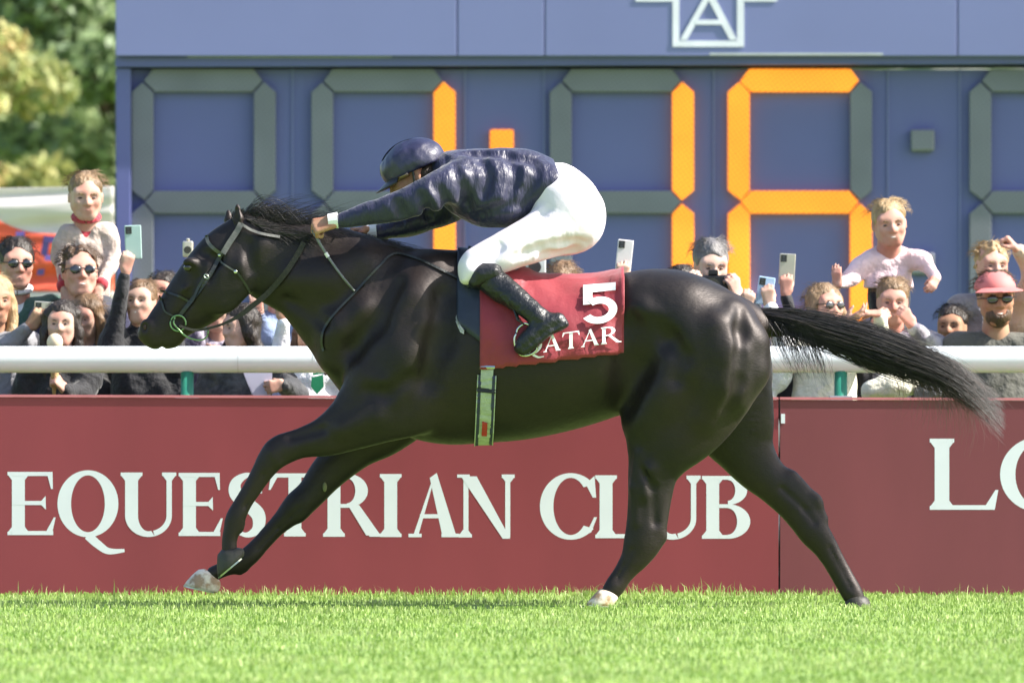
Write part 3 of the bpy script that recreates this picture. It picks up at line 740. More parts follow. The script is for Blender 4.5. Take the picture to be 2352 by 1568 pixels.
mesh('chestnut', *ellmesh(P(746,1118,.13-.046), (.009,.012,.020)), m_chest, horse, smooth=True)
# mane and tail: hair by hair over a fuller core
attr_cols['mane_hair'] = [(.006,.006,.007), (.010,.008,.008), (.016,.013,.012), (.035,.028,.025)]
m_hair = mat('mane_hair', (.01,.01,.01), .38, .1, attr='rnd', spec=.6)
rs = np.random.RandomState(21)
def crest(t):   # poll to withers
    pts = [(556,486),(600,508),(650,520),(700,524),(750,528),(800,536),(850,546),(900,563),(950,578),(1000,583),(1045,586)]
    f = t*(len(pts)-1); i = min(int(f), len(pts)-2); f -= i
    return pts[i][0]*(1-f)+pts[i+1][0]*f, pts[i][1]*(1-f)+pts[i+1][1]*f
def mane(i):
    t = rs.rand()**1.25*.98; px, py = crest(t); y = rs.normal(0, .016)
    lift = 1.0 if t < .22 else (.55 if t < .34 else .16)
    L_ = rs.uniform(45, 120)*(1.0 if t < .4 else .8)
    up = rs.uniform(.1, .95)*lift; dx = rs.uniform(.6, 1)
    pts = []
    side = rs.choice([-1, 1], p=[.65, .35]); fall = rs.uniform(0, .9) if t < .4 else rs.uniform(.1, .5)
    for j in range(8):
        u = j/7
        X = px+L_*dx*u; Y = py+8-L_*up*(u-.75*u*u)*1.5+L_*.30*fall*u*u
        cr = crest(min(1, t+L_*dx*u/500)); Y = min(Y, cr[1]+16)
        pts.append(P(X+3*sin(u*5+i), Y+3*sin(i*1.7+u*4), y+side*.045*fall*u))
    return np.array(pts)
strands('mane', 1500, mane, 7, .0013, m_hair, horse)
def nearmane(i):     # locks lying on the near side of the crest behind the ear
    t = rs.rand()*.24; px, py = crest(t); pts = []; L_ = rs.uniform(35, 95); a = rs.uniform(.0, .85)
    for j in range(7):
        u = j/6; X = px+L_*u*cos(a)+6; Y = py+12+L_*sin(a)*u*.75+4*sin(u*4+i)
        h = on(X, Y); y = (h[1] if h is not None else -.02)-.008-.004*sin(i); pts.append(P(X, Y, y))
    return np.array(pts)
strands('mane_lock', 330, nearmane, 6, .0016, m_hair, horse)
def wisp(i):         # long loose ends blowing up off the crest
    px, py = crest(rs.uniform(.03, .3)); L_ = rs.uniform(60, 150); a = rs.uniform(.25, .85); pts = []
    for j in range(8):
        u = j/7; pts.append(P(px+L_*u*cos(a*(1-.7*u)), py-L_*sin(a)*(u-.45*u*u)+5*sin(u*6+i), rs.normal(0,.001)+.03*sin(i)))
    return np.array(pts)
strands('mane_wisp', 260, wisp, 7, .0011, m_hair, horse)
def forelock(i):
    L_ = rs.uniform(25, 70); pts = []; px, py = 552+rs.normal(0,7), 492+rs.normal(0,5); y = rs.uniform(-.03,.03)
    for j in range(6):
        u = j/5; pts.append(P(px-L_*.55*u+L_*.5*u*u, py+L_*.55*u-3, y-.012))
    return np.array(pts)
strands('forelock', 160, forelock, 5, .0014, m_hair, horse)
tl = spline([(1722,716,15),(1790,733,29),(1860,750,36),(1940,775,42),(2010,798,46),(2080,824,46),(2150,850,44),(2215,885,42),(2262,925,42),(2305,965,44)], 6)
def tail(i):
    r = rs.rand()**.6; a = rs.uniform(0, 2*pi); st = rs.uniform(0, .42) if rs.rand() < .75 else 0; en = min(1, st+rs.uniform(.35, .8)) if i % 3 else min(1, st+rs.uniform(.3,.55)); pts = []
    wob = rs.uniform(0, 6); out = 1+.25*rs.rand()**3
    for j in range(12):
        u = j/11; f = (st+(en-st)*u)*(len(tl)-1); k = min(int(f), len(tl)-2); c = tl[k]*(1-(f-k))+tl[k+1]*(f-k)
        rad = r*c[2]*(1+.15*sin(wob+u*3))*(.35+.65*min(1, u*3+st*2))*out*(1+.35*max(0,f/len(tl)-.7))
        pts.append(P(c[0]+rad*.3*cos(a)*.5, c[1]+rad*sin(a)+4*sin(u*5+wob), rad*cos(a)*.0016+.01*sin(wob)))
    return np.array(pts)
strands('tail', 2500, tail, 11, .0016, m_hair, horse)
def tailfan(i):      # spread thin ends of the tail
    pts = []; x0, y0 = rs.uniform(2030, 2200), rs.normal(0, 1); a = rs.normal(.55, .28); L_ = rs.uniform(80, 190)
    f = np.interp(x0, tl[:,0], tl[:,1]); y0 = f+rs.uniform(-.7,.8)*45
    for j in range(8):
        u = j/7; b = a+.55*u*rs.uniform(.9,1.1); pts.append(P(x0+L_*u*cos(b), y0+L_*u*sin(b)*.9, .05*sin(i)*(.4+u)))
    return np.array(pts)
strands('tail_end', 420, tailfan, 7, .0010, mat('tail_tip_hair', (.13,.085,.07), .5, .2), horse)
def tailfall(i):     # locks that drop from the dock and curl back under
    x0 = rs.uniform(1765, 1870); y0 = np.interp(x0, tl[:,0], tl[:,1])+rs.uniform(5,25); L_ = rs.uniform(50, 130); c = rs.choice([-1,1])*rs.uniform(.1,.9); pts = []
    for j in range(8):
        u = j/7; pts.append(P(x0+L_*(.35*u+.25*c*sin(u*3)), y0+L_*u, .05*sin(i*1.3)-.02*u))
    return np.array(pts)
strands('tail_lock', 260, tailfall, 7, .0013, m_hair, horse)

# ------------------------------------------------------------------ tack
m_lea = mat('bridle_leather', (.022,.024,.022), .38, .2, 30, .2, 200, spec=.6); m_leag = mat('strap_grey', (.11,.11,.10), .5, .25, 30); m_rein = mat('rein_rubber', (.035,.032,.025), .75, .2, 60, .5, 300)
m_buck = mat('buckle_metal', (.65,.68,.62), .2, metal=1); m_bitg = mat('bit_ring_green', (.20,.33,.16), .3, metal=.5)
def strap(name, path, w, m, parent, off=.006, th=.004, side=-1, smooth=True, yfree=None):
    """a flat strap lying on the near side of the horse; w in layout units"""
    p = spline(path, 6) if smooth else np.array(path, float); q = []
    last = None
    for i, (a, b) in enumerate(p[:, :2]):
        t = p[min(i+1,len(p)-1)][:2]-p[max(i-1,0)][:2]; t = t/np.linalg.norm(t); n = np.array([-t[1], t[0]])*w/2
        pair = []
        hc = on(a, b, side)
        for sgn in (1, -1):
            x, z = a+sgn*n[0], b+sgn*n[1]; h = on(x, z, side)
            y = h[1] if h is not None else (hc[1] if hc is not None else (last if last is not None else -.05))
            if hc is not None: y = y if abs(y-hc[1]) < .03 else hc[1]
            last = y; pair.append((x, z, y))
        q.append(pair)
    ysm = np.array([[a[2], b[2]] for a, b in q])
    for _ in range(2): ysm[1:-1] = (ysm[:-2]+2*ysm[1:-1]+ysm[2:])/4
    V = []; F = []
    for (a, b), (ya, yb) in zip(q, ysm):
        V += [P(a[0], a[1], ya+side*off), P(b[0], b[1], yb+side*off), P(b[0], b[1], yb+side*(off+th)), P(a[0], a[1], ya+side*(off+th))]
    for i in range(len(q)-1):
        for k in range(4): F.append((4*i+k, 4*i+(k+1)%4, 4*i+4+(k+1)%4, 4*i+4+k))
    F += [(0,1,2,3), tuple(4*(len(q)-1)+k for k in (3,2,1,0))]
    return mesh(name, V, F, m, parent)
bridle = empty('bridle', P(500, 620, -.1), 'dark leather racing bridle with grey headpiece and ring bit on the black horse', 'bridle')
for s in (-1, 1):
    strap('cheek_strap', [(545,528),(520,566),(500,598),(484,628),(455,670),(428,705),(410,728)], 9, m_lea, bridle, side=s)
    strap('headpiece', [(554,512),(545,530),(528,556),(512,582)], 13, m_leag, bridle, off=.010, side=s)
    strap('headpiece', [(554,514),(575,527),(600,536),(643,544)], 6, m_leag, bridle, off=.010, side=s)
    strap('browband', [(474,540),(478,556),(491,571),(509,584)], 8, m_leag, bridle, off=.008, side=s)
    strap('noseband', [(368,667),(390,673),(415,682),(436,694)], 5, m_lea, bridle, side=s)
    strap('noseband', [(366,678),(372,696),(380,716),(404,728)], 4, m_lea, bridle, side=s)
    strap('cheek_strap', [(475,628),(458,655),(442,690)], 6, m_lea, bridle, off=.008, side=s)
    strap('throat_lash', [(500,590),(512,606),(530,616),(545,626),(562,650),(577,676)], 5, m_lea, bridle, side=s)
strap('throat_lash_pale', [(508,602),(524,613),(541,624)], 3.5, m_leag, bridle, off=.012)
def torus(c, R, r, m, name, parent, sq=1.0, ax=None, n=28, k=8, tilt=0):
    pts = [np.array(c)+np.array([R*cos(a)*cos(tilt)-R*sq*sin(a)*sin(tilt), 0, R*cos(a)*sin(tilt)+R*sq*sin(a)*cos(tilt)]) for a in np.linspace(0, 2*pi, n+1)]
    return mesh(name, *tubemesh(pts, r, k, caps=False), m, parent, smooth=True)
for s in (-1, 1):
    torus(P(409,742,s*.062), .032, .0035, m_bitg, 'bit_ring', bridle)
mesh('buckle', *ellmesh(P(541,624,on(541,624)[1]-.014), (.008,.004,.008), 8), m_buck, bridle, smooth=True)
mesh('buckle', *ellmesh(P(505,586,on(505,586)[1]-.016), (.009,.004,.006), 8), m_buck, bridle, smooth=True)
b2 = on(474,635)[1]-.014
torus(P(474,635,b2), .011, .002, m_buck, 'buckle', bridle, .6, tilt=-.6)
mesh('bit_loop', *tubemesh([P(a,b,-.066) for a,b in spline([(402,728),(399,742),(410,756),(424,770),(445,779),(465,780),(476,771),(479,758)],5)], .0035, 8), m_bitg, bridle, smooth=True)
# reins run from the bit under the throat and up to the hands
reinpath = [(412,748),(450,758),(500,748),(545,728),(580,702),(612,676),(650,634),(680,590),(698,556)]
m_sp = spline(reinpath, 6)
def reinmesh(s):
    pts = []
    for a, b in m_sp:
        h = on(a, b, s); y = (h[1] if h is not None else s*.06)
        pts.append([a, b, s*max(abs(y), .06)+s*.012])
    pts = np.array(pts)
    for _ in range(4): pts[1:-1,2] = (pts[:-2,2]+pts[1:-1,2]*2+pts[2:,2])/4
    return pts
reins = empty('reins', P(600, 690, -.1), 'olive brown rubber grip reins from the bit to the jockey hand', 'reins')
for s in (-1, 1):
    V = []; F = []; q = reinmesh(s)
    for i, (a, b, y) in enumerate(q):
        t = q[min(i+1,len(q)-1)][:2]-q[max(i-1,0)][:2]; t = t/np.linalg.norm(t); w = 3.0+3.2*min(1, max(0, (i-14)/8)); n = np.array([-t[1], t[0]])*w
        V += [P(a+n[0], b+n[1], y), P(a-n[0], b-n[1], y), P(a-n[0], b-n[1], y+s*.005), P(a+n[0], b+n[1], y+s*.005)]
    for i in range(len(q)-1):
        for k in range(4): F.append((4*i+k, 4*i+(k+1)%4, 4*i+4+(k+1)%4, 4*i+4+k))
    mesh('rein', V, F, m_rein, reins)
# breastplate
bpl = empty('breastplate', P(800, 700, -.2), 'thin dark breast strap crossing the horse shoulder from saddle to chest', 'harness')
for s in (-1, 1): strap('strap', [(1056,640),(1000,612),(950,590),(905,582),(870,612),(818,668),(770,718),(745,752),(738,782),(742,806)] if s < 0 else [(905,582),(870,612),(818,668),(770,718),(745,752),(738,782)], 5, m_leag if False else m_lea, bpl, side=s)
torus(P(746,800,-.02), .012, .003, m_buck, 'ring', bpl)

# saddle, cloth, girth follow the barrel
def around(px, ang, off=.0):
    """surface point of the barrel at layout column px; ang 0 = top, +90 = near side"""
    c = P(px, 800, 0); d = np.array([0, -sin(radians(ang)), cos(radians(ang))])
    h = H.cast(c+d*.62, -d, .6); return (h if h is not None else c+d*.2)+d*off
def conform_y(px, py, off):
    h = on(px, py); return (h[1] if h is not None else 0)-off
m_cloth = mat('saddlecloth_maroon', (.27,.022,.035), .55, .08, 10, .25, 60, sheen=.2, bdist=.006)
m_num = mat('cloth_white', (.85,.85,.86), .6, .02)
cloth = empty('saddlecloth', P(1265, 840, -.28), 'maroon saddlecloth with white number 5 and QATAR lettering', 'saddlecloth')
def foldz(px, a): return .004*sin(px*.031+a*.07)+.0025*sin(px*.07-a*.11)+.006*max(0,(px-1330)/100)
def clothpt(px, k, n, lo=.0):
    top = 656+(px-1103)/328*(-30)
    bn = 842+(px-1103)/328*(-40)
    zb = P(px, bn, -.28)[2]
    return zb
V = []; F = []; nx = 44; na = 60
for i in range(nx+1):
    px = 1103+328*i/nx; zb = clothpt(px, 0, 0); row = []
    for a in np.linspace(112, -112, 140):
        p = around(px, a, .020+foldz(px, a))
        if p[2] >= zb-.02: row.append(p)
    row = np.array(row)
    # correct to the slanted front/back edges, resample evenly
    d = np.concatenate([[0], np.cumsum(np.linalg.norm(np.diff(row, axis=0), axis=1))]); u = np.linspace(0, d[-1], na+1)
    row = np.stack([np.interp(u, d, row[:,j]) for j in range(3)], 1)
    for p in row: V.append(p)
for i in range(nx):
    for j in range(na): a = i*(na+1)+j; F.append((a, a+na+1, a+na+2, a+1))
o = mesh('cloth', V, np.array(F), m_cloth, cloth, smooth=True); sd_ = o.modifiers.new('thickness', 'SOLIDIFY'); sd_.thickness = .005; sd_.offset = -1
CV = np.array(V).reshape(nx+1, na+1, 3)
def cloth_y(px, py):
    i = min(max((px-1103)/328*nx, 0), nx-.001); i0 = int(i); f = i-i0; r = CV[i0]*(1-f)+CV[i0+1]*f
    y = -.25
    for _ in range(3):
        z = P(px, py, y)[2]; nr = r[:na//2]; y = float(np.interp(z, nr[:,2], nr[:,1]))
    return y
def clmap(x0, yt, w, h, slant, base_slant=0):
    def mp(u, v, lift):
        px = x0+u*h+0*v; py = yt+h*(1-v)-slant*(px-x0)/100
        return P(px, py, cloth_y(px, py)-.014-lift)
    return mp
def fine(st, k=3):
    return st
letter('5', .92, clmap(1334, 655, 80, 91, 9), 'number_mark', m_num, cloth, .0006)
x = 1199
for ch, w in (('Q',46),('A',44),('T',40),('A',46),('R',44)):
    def mp(u, v, lift, x=x):
        px = x+u*39; py = 815-v*39-(px-1204)*.135; return P(px, py, cloth_y(px, py)-.014-lift)
    letter(ch, w/39, mp, 'letter', m_num, cloth, .0006); x += w+1.2
# girth
m_gir = mat('girth_web', (.42,.46,.36), .7, .15, 40, .4, 120); m_gnavy = mat('girth_navy', (.03,.035,.08), .6); m_gred = mat('girth_red', (.45,.03,.03), .5); m_gblk = mat('girth_keeper', (.012,.012,.014), .4)
girth = empty('girth', P(1113, 1015, 0), 'pale greenish girth strap with navy edges and red buckle tab under the horse', 'girth')
def band(name, x_of, w_of, a0, a1, off, th, m, n=60):
    V = []; F = []
    for i in range(n+1):
        a = a0+(a1-a0)*i/n; c = x_of(a); w = w_of(a)
        V += [around(c-w, a, off), around(c+w, a, off), around(c+w, a, off+th), around(c-w, a, off+th)]
    for i in range(n):
        for k in range(4): F.append((4*i+k, 4*i+(k+1)%4, 4*i+4+(k+1)%4, 4*i+4+k))
    F += [(3,2,1,0), tuple(4*n+k for k in (0,1,2,3))]
    return mesh(name, V, F, m, girth)
gx = lambda a: 1122-11*min(1, max(0, (a-90)/80)) if a < 200 else 1111
band('webbing', gx, lambda a: 14, 88, 272, .006, .003, m_gir, 80)
for e in (-1, 1): band('edging', lambda a, e=e: gx(a)+e*17, lambda a: 4.5, 112, 262, .005, .005, m_gnavy, 70)
for e in (-1, 1): band('piping', lambda a, e=e: gx(a)+e*20.5, lambda a: 1.2, 112, 262, .006, .005, m_gir, 70)
band('keeper', gx, lambda a: 21, 122, 125, .010, .003, m_gblk, 4)
band('buckle_tab', lambda a: gx(a)+0, lambda a: 6, 148, 160, .011, .004, m_gred, 6)
band('buckle', gx, lambda a: 17, 104, 107, .010, .004, m_buck, 3)
# saddle
m_sad = mat('saddle_navy', (.022,.028,.05), .42, .2, 20, .15, 90); m_sadw = mat('saddle_piping', (.5,.5,.47), .6)
saddle = empty('saddle', P(1110, 640, 0), 'small dark navy racing saddle in front of the maroon cloth', 'saddle')
def patch(name, cols, a_rng, off, m, th=.008):
    V = []; F = []; n = 30
    for px, t0, t1 in cols:
        for j in range(n+1):
            a = t0+(t1-t0)*j/n; V.append(around(px, a, off))
    for i in range(len(cols)-1):
        for j in range(n): a = i*(n+1)+j; F.append((a, a+n+1, a+n+2, a+1))
    o = mesh(name, V, np.array(F), m, saddle, smooth=True); s_ = o.modifiers.new('thickness', 'SOLIDIFY'); s_.thickness = th; s_.offset = 1; return o
patch('flap', [(1051,62,-62),(1058,70,-70),(1075,76,-76),(1095,82,-82),(1104,85,-85),(1120,84,-84)], 0, .006, m_sad)
patch('seat', [(1075,40,-40),(1100,36,-36),(1130,30,-30),(1160,26,-26),(1190,20,-20)], 0, .014, m_sad, .010)
patch('piping', [(1049,60,66),(1053,66,71),(1058,70,76),(1066,74,78)], 0, .016, m_sadw, .003)
# ================================================================== THE JOCKEY
def hand(f, w, d, n, sgn=1, curl=.5, s=1., thumb=.5, k=.007, splay=.0):
    """five fingered hand in field f: wrist w, direction d, palm side n, thumb side sgn"""
    w = np.array(w, float); d = np.array(d, float); d /= np.linalg.norm(d); n = np.array(n, float); n -= d*(n@d); n /= np.linalg.norm(n)
    sd = np.cross(d, n)*sgn; tips = []
    for off, ln, c0 in ((.030,.070,.95),(.0105,.078,1.0),(-.0095,.073,1.05),(-.028,.057,1.1)):
        K = w+s*(d*(.088-abs(off-.008)*.25)+sd*off)
        f.cap(w+s*(d*.012+sd*off*.55), K, s*.0135, s*.0105, .012)
        p = K; a = curl*c0*1.0; dd = d+sd*splay*off*12; dd /= np.linalg.norm(dd); r = .0093
        for q, b in ((.45, 1.0), (.32, 1.15), (.25, .7)):
            v = dd*cos(a)+n*sin(a); e = p+v*ln*q*s; f.cap(p, e, s*r, s*(r-.001), k*.6); p = e; r -= .0011; a += curl*b
        tips.append(p)
    b = w+s*(d*.025+sd*.026); v = d*.62+sd*.62*(1-thumb)+n*(.25+.55*thumb); v /= np.linalg.norm(v)
    p = b+v*.040*s; f.cap(w+s*(d*.01+sd*.012), b, s*.014, s*.0135, .012); f.cap(b, p, s*.0130, s*.0105, .008)
    v2 = v*.7+d*.5+n*.35*thumb-sd*.35*thumb; v2 /= np.linalg.norm(v2); e = p+v2*.032*s; f.cap(p, e, s*.0100, s*.0082, .005)
    return f
m_skin = {}
def skin(c, name):
    if name not in m_skin: m_skin[name] = mat(name, c, .58, .10, 14, .12, 90, spec=.3, bdist=.004, col2=(c[0]*.95,c[1]*.74,c[2]*.72), c2scale=11)
    return m_skin[name]
sk_jock = skin((.42,.235,.15), 'skin_sunburnt')
m_silk = mat('navy_silk', (.009,.010,.046), .46, .2, 6, .6, 13, spec=.6, coat=0, sheen=.2, bdist=.03, stretch=(1.8,1.0,.6)); m_white = mat('breeches_white', (.82,.75,.83), .7, .03, 6, .25, 12, bdist=.02)
m_boot = mat('boot_black', (.010,.011,.014), .40, .25, 10, .5, 34, spec=.55, bdist=.02); m_cap = mat('cap_navy', (.020,.020,.055), .42, .15, 12, .5, 20, spec=.6, coat=.2, bdist=.012)
m_cuff = mat('cuff_white', (.82,.82,.84), .6, .02)
jock = empty('jockey', P(1200, 640, 0), 'jockey in navy silks and white breeches crouched over the horse with arms stretched forward', 'person')
jlo = P(650, 840, 0)-np.array([.05,.50,.0]); jhi = P(1410, 300, 0)+np.array([.05,.50,.04])
torso = [(1022,392,40,0,.105),(1052,408,62,0,.165),(1095,428,84,0,.185),(1160,428,90,0,.178),(1215,424,76,0,.168),(1258,424,60,0,.165)]
narm = [(1040,420,42,-.165,.060),(995,440,38,-.19,.056),(945,464,34,-.185,.048),(900,478,31,-.175,.044),(850,489,26,-.16,.038),(800,503,20,-.145,.031),(772,508,16,-.138,.028)]
farm = [(1060,450,44,.165,.06),(1015,482,36,.19,.052),(965,505,30,.18,.045),(915,522,23,.16,.038),(872,532,17,.14,.03),(850,534,15,.13,.026)]
pelv = [(1252,428,56,0,.155),(1285,445,66,0,.165),(1310,480,74,0,.175),(1312,508,72,0,.17)]
def leg(s): return [(1306,498,76,s*.095,.098),(1262,530,60,s*.125,.092),(1212,554,50,s*.155,.085),(1160,577,44,s*.185,.078),(1112,600,40,s*.205,.066),(1092,612,34,s*.21,.06)]
def shin(s): return [(1096,612,34,s*.215,.058),(1112,632,33,s*.225,.060),(1150,660,32,s*.25,.058),(1184,686,28,s*.29,.050),(1212,708,25,s*.315,.042),(1236,728,24,s*.33,.040)]
def foot(s): return [(1280,737,19,s*.335,.030),(1258,745,22,s*.337,.036),(1232,762,23,s*.335,.040),(1208,783,20,s*.335,.040),(1194,798,13,s*.335,.034)]
JB = Field(jlo, jhi, .006)
JB.sag(sg(torso), k=.03, grow=-.05); JB.sag(sg(pelv), k=.03, grow=-.03)
for a in (narm, farm): JB.sag(sg(a[:-2]), k=.02, grow=-.032); JB.sag(sg(a[-2:]), k=.02, grow=-.007)
for s in (-1, 1): JB.sag(sg(leg(s)), k=.03, grow=-.028); JB.sag(sg(shin(s)), k=.02, grow=-.012); JB.sag(sg(foot(s)), k=.02, grow=-.008)
# neck, head looking ahead and down
hc = P(948, 404, 0); fwd = np.array([-.90, 0, -.44]); upv = np.array([-.44, 0, .90]); rt = np.array([0,1.,0]); RH = np.stack([rt, -fwd, upv], 1)  # columns x right, y back, z up
def hl(x, y, z, s=1.): return hc+RH@np.array([x, y, z])*s
def headfield(f, T, s=1., male=True):
    """head in local axes through T(x, y, z)"""
    R = T.R
    f.ell(T(0,.014,.028), np.array([.077,.096,.090])*s, R, .02); f.ell(T(0,-.022,-.034), np.array([.0575,.066,.074])*s, R, .04)
    f.cap(T(-.011,-.058,-.093), T(.011,-.058,-.093), .021*s, k=.03); f.chain([(T(0,-.080,.020), .008*s), (T(0,-.096,-.008), .0095*s), (T(0,-.103,-.024), .0115*s)], .014)
    f.cap(T(-.045,-.066,.030), T(.045,-.066,.030), .016*s, k=.03)
    for q in (-1, 1):
        f.ell(T(q*.012,-.094,-.028), np.array([.009,.010,.008])*s, R, .007)
        f.ell(T(q*.038,-.066,-.020), np.array([.022,.020,.022])*s, R, .03)
        f.cap(T(q*.052,-.002,-.050), T(q*.024,-.056,-.088), .014*s, .016*s, .035)
        f.ell(T(q*.032,-.096,.006), np.array([.018,.015,.012])*s, R, .014, sub=True)
        f.ell(T(q*.077,.016,-.004), np.array([.007,.018,.028])*s, R, .008); f.ell(T(q*.086,.008,-.004), np.array([.006,.011,.018])*s, R, .006, sub=True)
    f.cap(T(-.017,-.082,-.055), T(.017,-.082,-.055), .009*s, k=.016); f.cap(T(-.014,-.080,-.066), T(.014,-.080,-.066), .010*s, k=.014)
    return f
hl.R = RH
headfield(JB, hl)
JB.chain([(hl(0,.03,-.05), .050), (P(1015,404,0), .050), (P(1045,412,0), .05)], .03)
jw = P(766, 509, -.142); hand(JB, jw+np.array([.012,0,.0]), (-.95,.05,-.22), (-.1,.72,-.68), -1, 1.25, 1.08, .75)
jw2 = P(846, 535, .13); hand(JB, jw2+np.array([.012,0,.0]), (-.96,-.15,-.12), (-.1,-.72,-.68), 1, 1.25, 1.0, .75)
JB.build('body', sk_jock, jock, 1)
# silks
def crease(f, paths, r, depth, k):
    for path in paths:
        for s in (-1, 1):
            pts = []
            for a, b in spline(path, 3):
                h = f.hit(a, b, s)
                if h is not None: pts.append((h+np.array([0, s*(r-depth), 0]), r*(1 if 0 < len(pts) else .6)))
            if len(pts) > 1: f.chain(pts, k, True)
SILK = [[(1045,380),(1065,430),(1075,485)],[(1000,425),(1022,455),(1030,480)],[(1100,350),(1120,400),(1112,450)],[(1165,352),(1185,400),(1170,470)],[(1225,362),(1232,400),(1205,455)],
        [(1090,500),(1140,480),(1200,470)],[(960,445),(975,470),(985,495)],[(905,462),(918,480),(925,498)],[(1060,350),(1140,352),(1220,368)]]
BREE = [[(1255,480),(1200,525),(1120,575)],[(1345,560),(1270,565),(1190,590)],[(1150,560),(1120,590),(1085,600)],[(1330,575),(1300,585),(1250,590)]]
JS = Field(P(740,560,0)-np.array([0,.5,0]), P(1330,310,0)+np.array([0,.5,0]), .006)
JS.sag(sg(torso), k=.05, grow=.002)
for a in (narm, farm): JS.sag(sg(a), k=.05, grow=.003)
JS.cap(P(1030,425,-.15), P(1000,440,-.18), .065, .06, .05); JS.cap(P(1060,440,.15), P(1020,475,.18), .065, .055, .05)
for p0, p1, r in (((1120,345),(1105,385),.006),((1130,395),(1092,500),.012),((1240,390),(1205,480),.012),((1175,345),(1150,420),.010)):
    JS.cap(P(*p0,-.20), P(*p1,-.19), r, k=.03, sub=True)
JS.sag(sg([(1115,455,50,-.02,.17),(1165,470,48,-.02,.165)]), k=.04)
JS.ell(hl(0,-.02,-.01), (.095,.12,.12), RH, k=.01, sub=True)
JS.wobble(.006, 26, 3)
crease(JS, SILK, .013, .0045, .030)
JS.clip((1, 0, .35), P(1290, 420, 0)); JS.clip((-1, 0, .05), P(777, 500, 0))
q, X, Y, Z = JS.sl(JS.lo, JS.lo+JS.h*(JS.n-1))
far_cut = P(862, 530, 0)[0]; JS.f = np.maximum(JS.f, np.where(Y > .02, far_cut-X, -1.0)).astype(np.float32)
JS.build('silk_jacket', m_silk, jock, 1)
for rows, x0 in ((narm, 765), (farm, 851)):
    r = sg(rows)[-2:]; a, b = r[-2], r[-1]
    c0 = np.array([P(x0+13,0,0)[0], b[3], b[1]+.004]); c1 = np.array([P(x0-9,0,0)[0], b[3]+.001, b[1]+.000])
    mesh('cuff', *tubemesh([c0, c1], [.034,.030], 14), m_cuff, jock, smooth=False)
# breeches
JP = Field(P(1040,680,0)-np.array([0,.42,0]), P(1405,375,0)+np.array([0,.42,0]), .006)
JP.sag(sg(pelv), k=.05, grow=.004)
for s in (-1, 1):
    JP.sag(sg(leg(s)), k=.06, grow=.004)
    JP.sag(sg([(1092,612,34,s*.21,.060),(1078,628,20,s*.215,.055),(1070,640,11,s*.215,.05)]), k=.03, grow=.004)
JP.cap(P(1385,520,0), P(1340,590,0), .014, k=.05, sub=True)
JP.wobble(.003, 24, 8)
crease(JP, BREE, .012, .0025, .035)
JP.clip((-1, 0, .75), P(1262, 392, 0)+np.array([0,0,.02])) if False else None
JP.build('breeches', m_white, jock, 1)
JW = Field(P(1225,510,0)-np.array([0,.25,0]), P(1330,365,0)+np.array([0,.25,0]), .006)
# boots
for s in (-1, 1):
    B = Field(P(1060,830,s*.3)-np.array([0,.22,0]), P(1325,580,s*.3)+np.array([0,.22,0]), .005)
    B.sag(sg(shin(s)[1:]), k=.02, grow=.001); B.sag(sg(foot(s)), k=.02, grow=.001)
    B.cap(P(1294,740,s*.335), P(1284,748,s*.335), .013, k=.02)
    B.sag(sg([(1300,745,8,s*.336,.026),(1264,764,8,s*.336,.036),(1225,792,9,s*.336,.038),(1202,808,8,s*.336,.032)]), k=.015)
    B.wobble(.003, 60, 4)
    B.build('boot', m_boot, jock, 1)
    kn = Field(P(1070,690,s*.26)-np.array([0,.12,0]), P(1190,585,s*.26)+np.array([0,.12,0]), .005)
    kn.sag(sg([(1132,625,23,s*.245,.056),(1110,632,28,s*.24,.060),(1090,648,15,s*.235,.050)]), k=.02); kn.wobble(.003, 50, 3); kn.build('knee_guard', m_boot, jock, 1)
# skull cap with silk cover, peak, chin strap, goggles
CPf = Field(hc-.19, hc+.19, .005)
CPf.ell(hl(0,.012,.045), (.105,.128,.098), RH, .02); CPf.ell(hl(0,.07,.035), (.085,.08,.07), RH, .05); CPf.clip(-RH[:,2], hl(0,0,.012)); CPf.wobble(.0035, 60, 2)
CPf.build('cap', m_cap, jock, 1)
pk = []; pf = []
for i in range(13):
    a = -1.05+2.1*i/12
    for r, z in ((.118, .024), (.172-.02*abs(a), .004), (.172-.02*abs(a), -.001), (.118, .017)): pk.append(hl(sin(a)*r*.82, -cos(a)*r*.98+.004, z))
for i in range(12):
    for k in range(4): pf.append((4*i+k, 4*i+(k+1)%4, 4*i+4+(k+1)%4, 4*i+4+k))
mesh('peak', pk, pf, mat('peak_black', (.015,.015,.02), .4), jock, smooth=False)
mesh('cap_seam', *tubemesh([hl(.003, .012-.128*cos(a), .045+.100*sin(a)) for a in np.linspace(.1, 2.95, 24)], .003, 6), mat('cap_seam', (.008,.008,.02), .4), jock)
gl = [hl(.088*sin(a), -.105*cos(a)+.006, .014) for a in np.linspace(-1.4, 1.4, 15)]
mesh('goggles', *tubemesh(gl, .013, 8, 1.0), mat('goggle_amber', (.16,.10,.03), .15, coat=1), jock, smooth=True)
for s in (-1, 1):
    mesh('chin_strap', *tubemesh(spline([hl(s*.088,.01,.02), hl(s*.080,-.01,-.04), hl(s*.045,-.05,-.098), hl(0,-.062,-.112)], 4), .006, 6), m_lea, jock, smooth=True)
jhair = Field(hc-.16, hc+.16, .006); jhair.ell(hl(0,.055,-.012), (.078,.062,.05), RH, .02); jhair.build('hair', mat('hair_dark_brown', (.035,.02,.012), .6, .3, 30, .8, 90), jock, 1)
# collar and dark ribbed waistband
mesh('collar', *tubemesh([P(1018,386,0)+np.array([0,.075*sin(a),.070*cos(a)-.02]) for a in np.linspace(-2.6,2.6,20)], .014, 8), m_silk, jock, smooth=True)
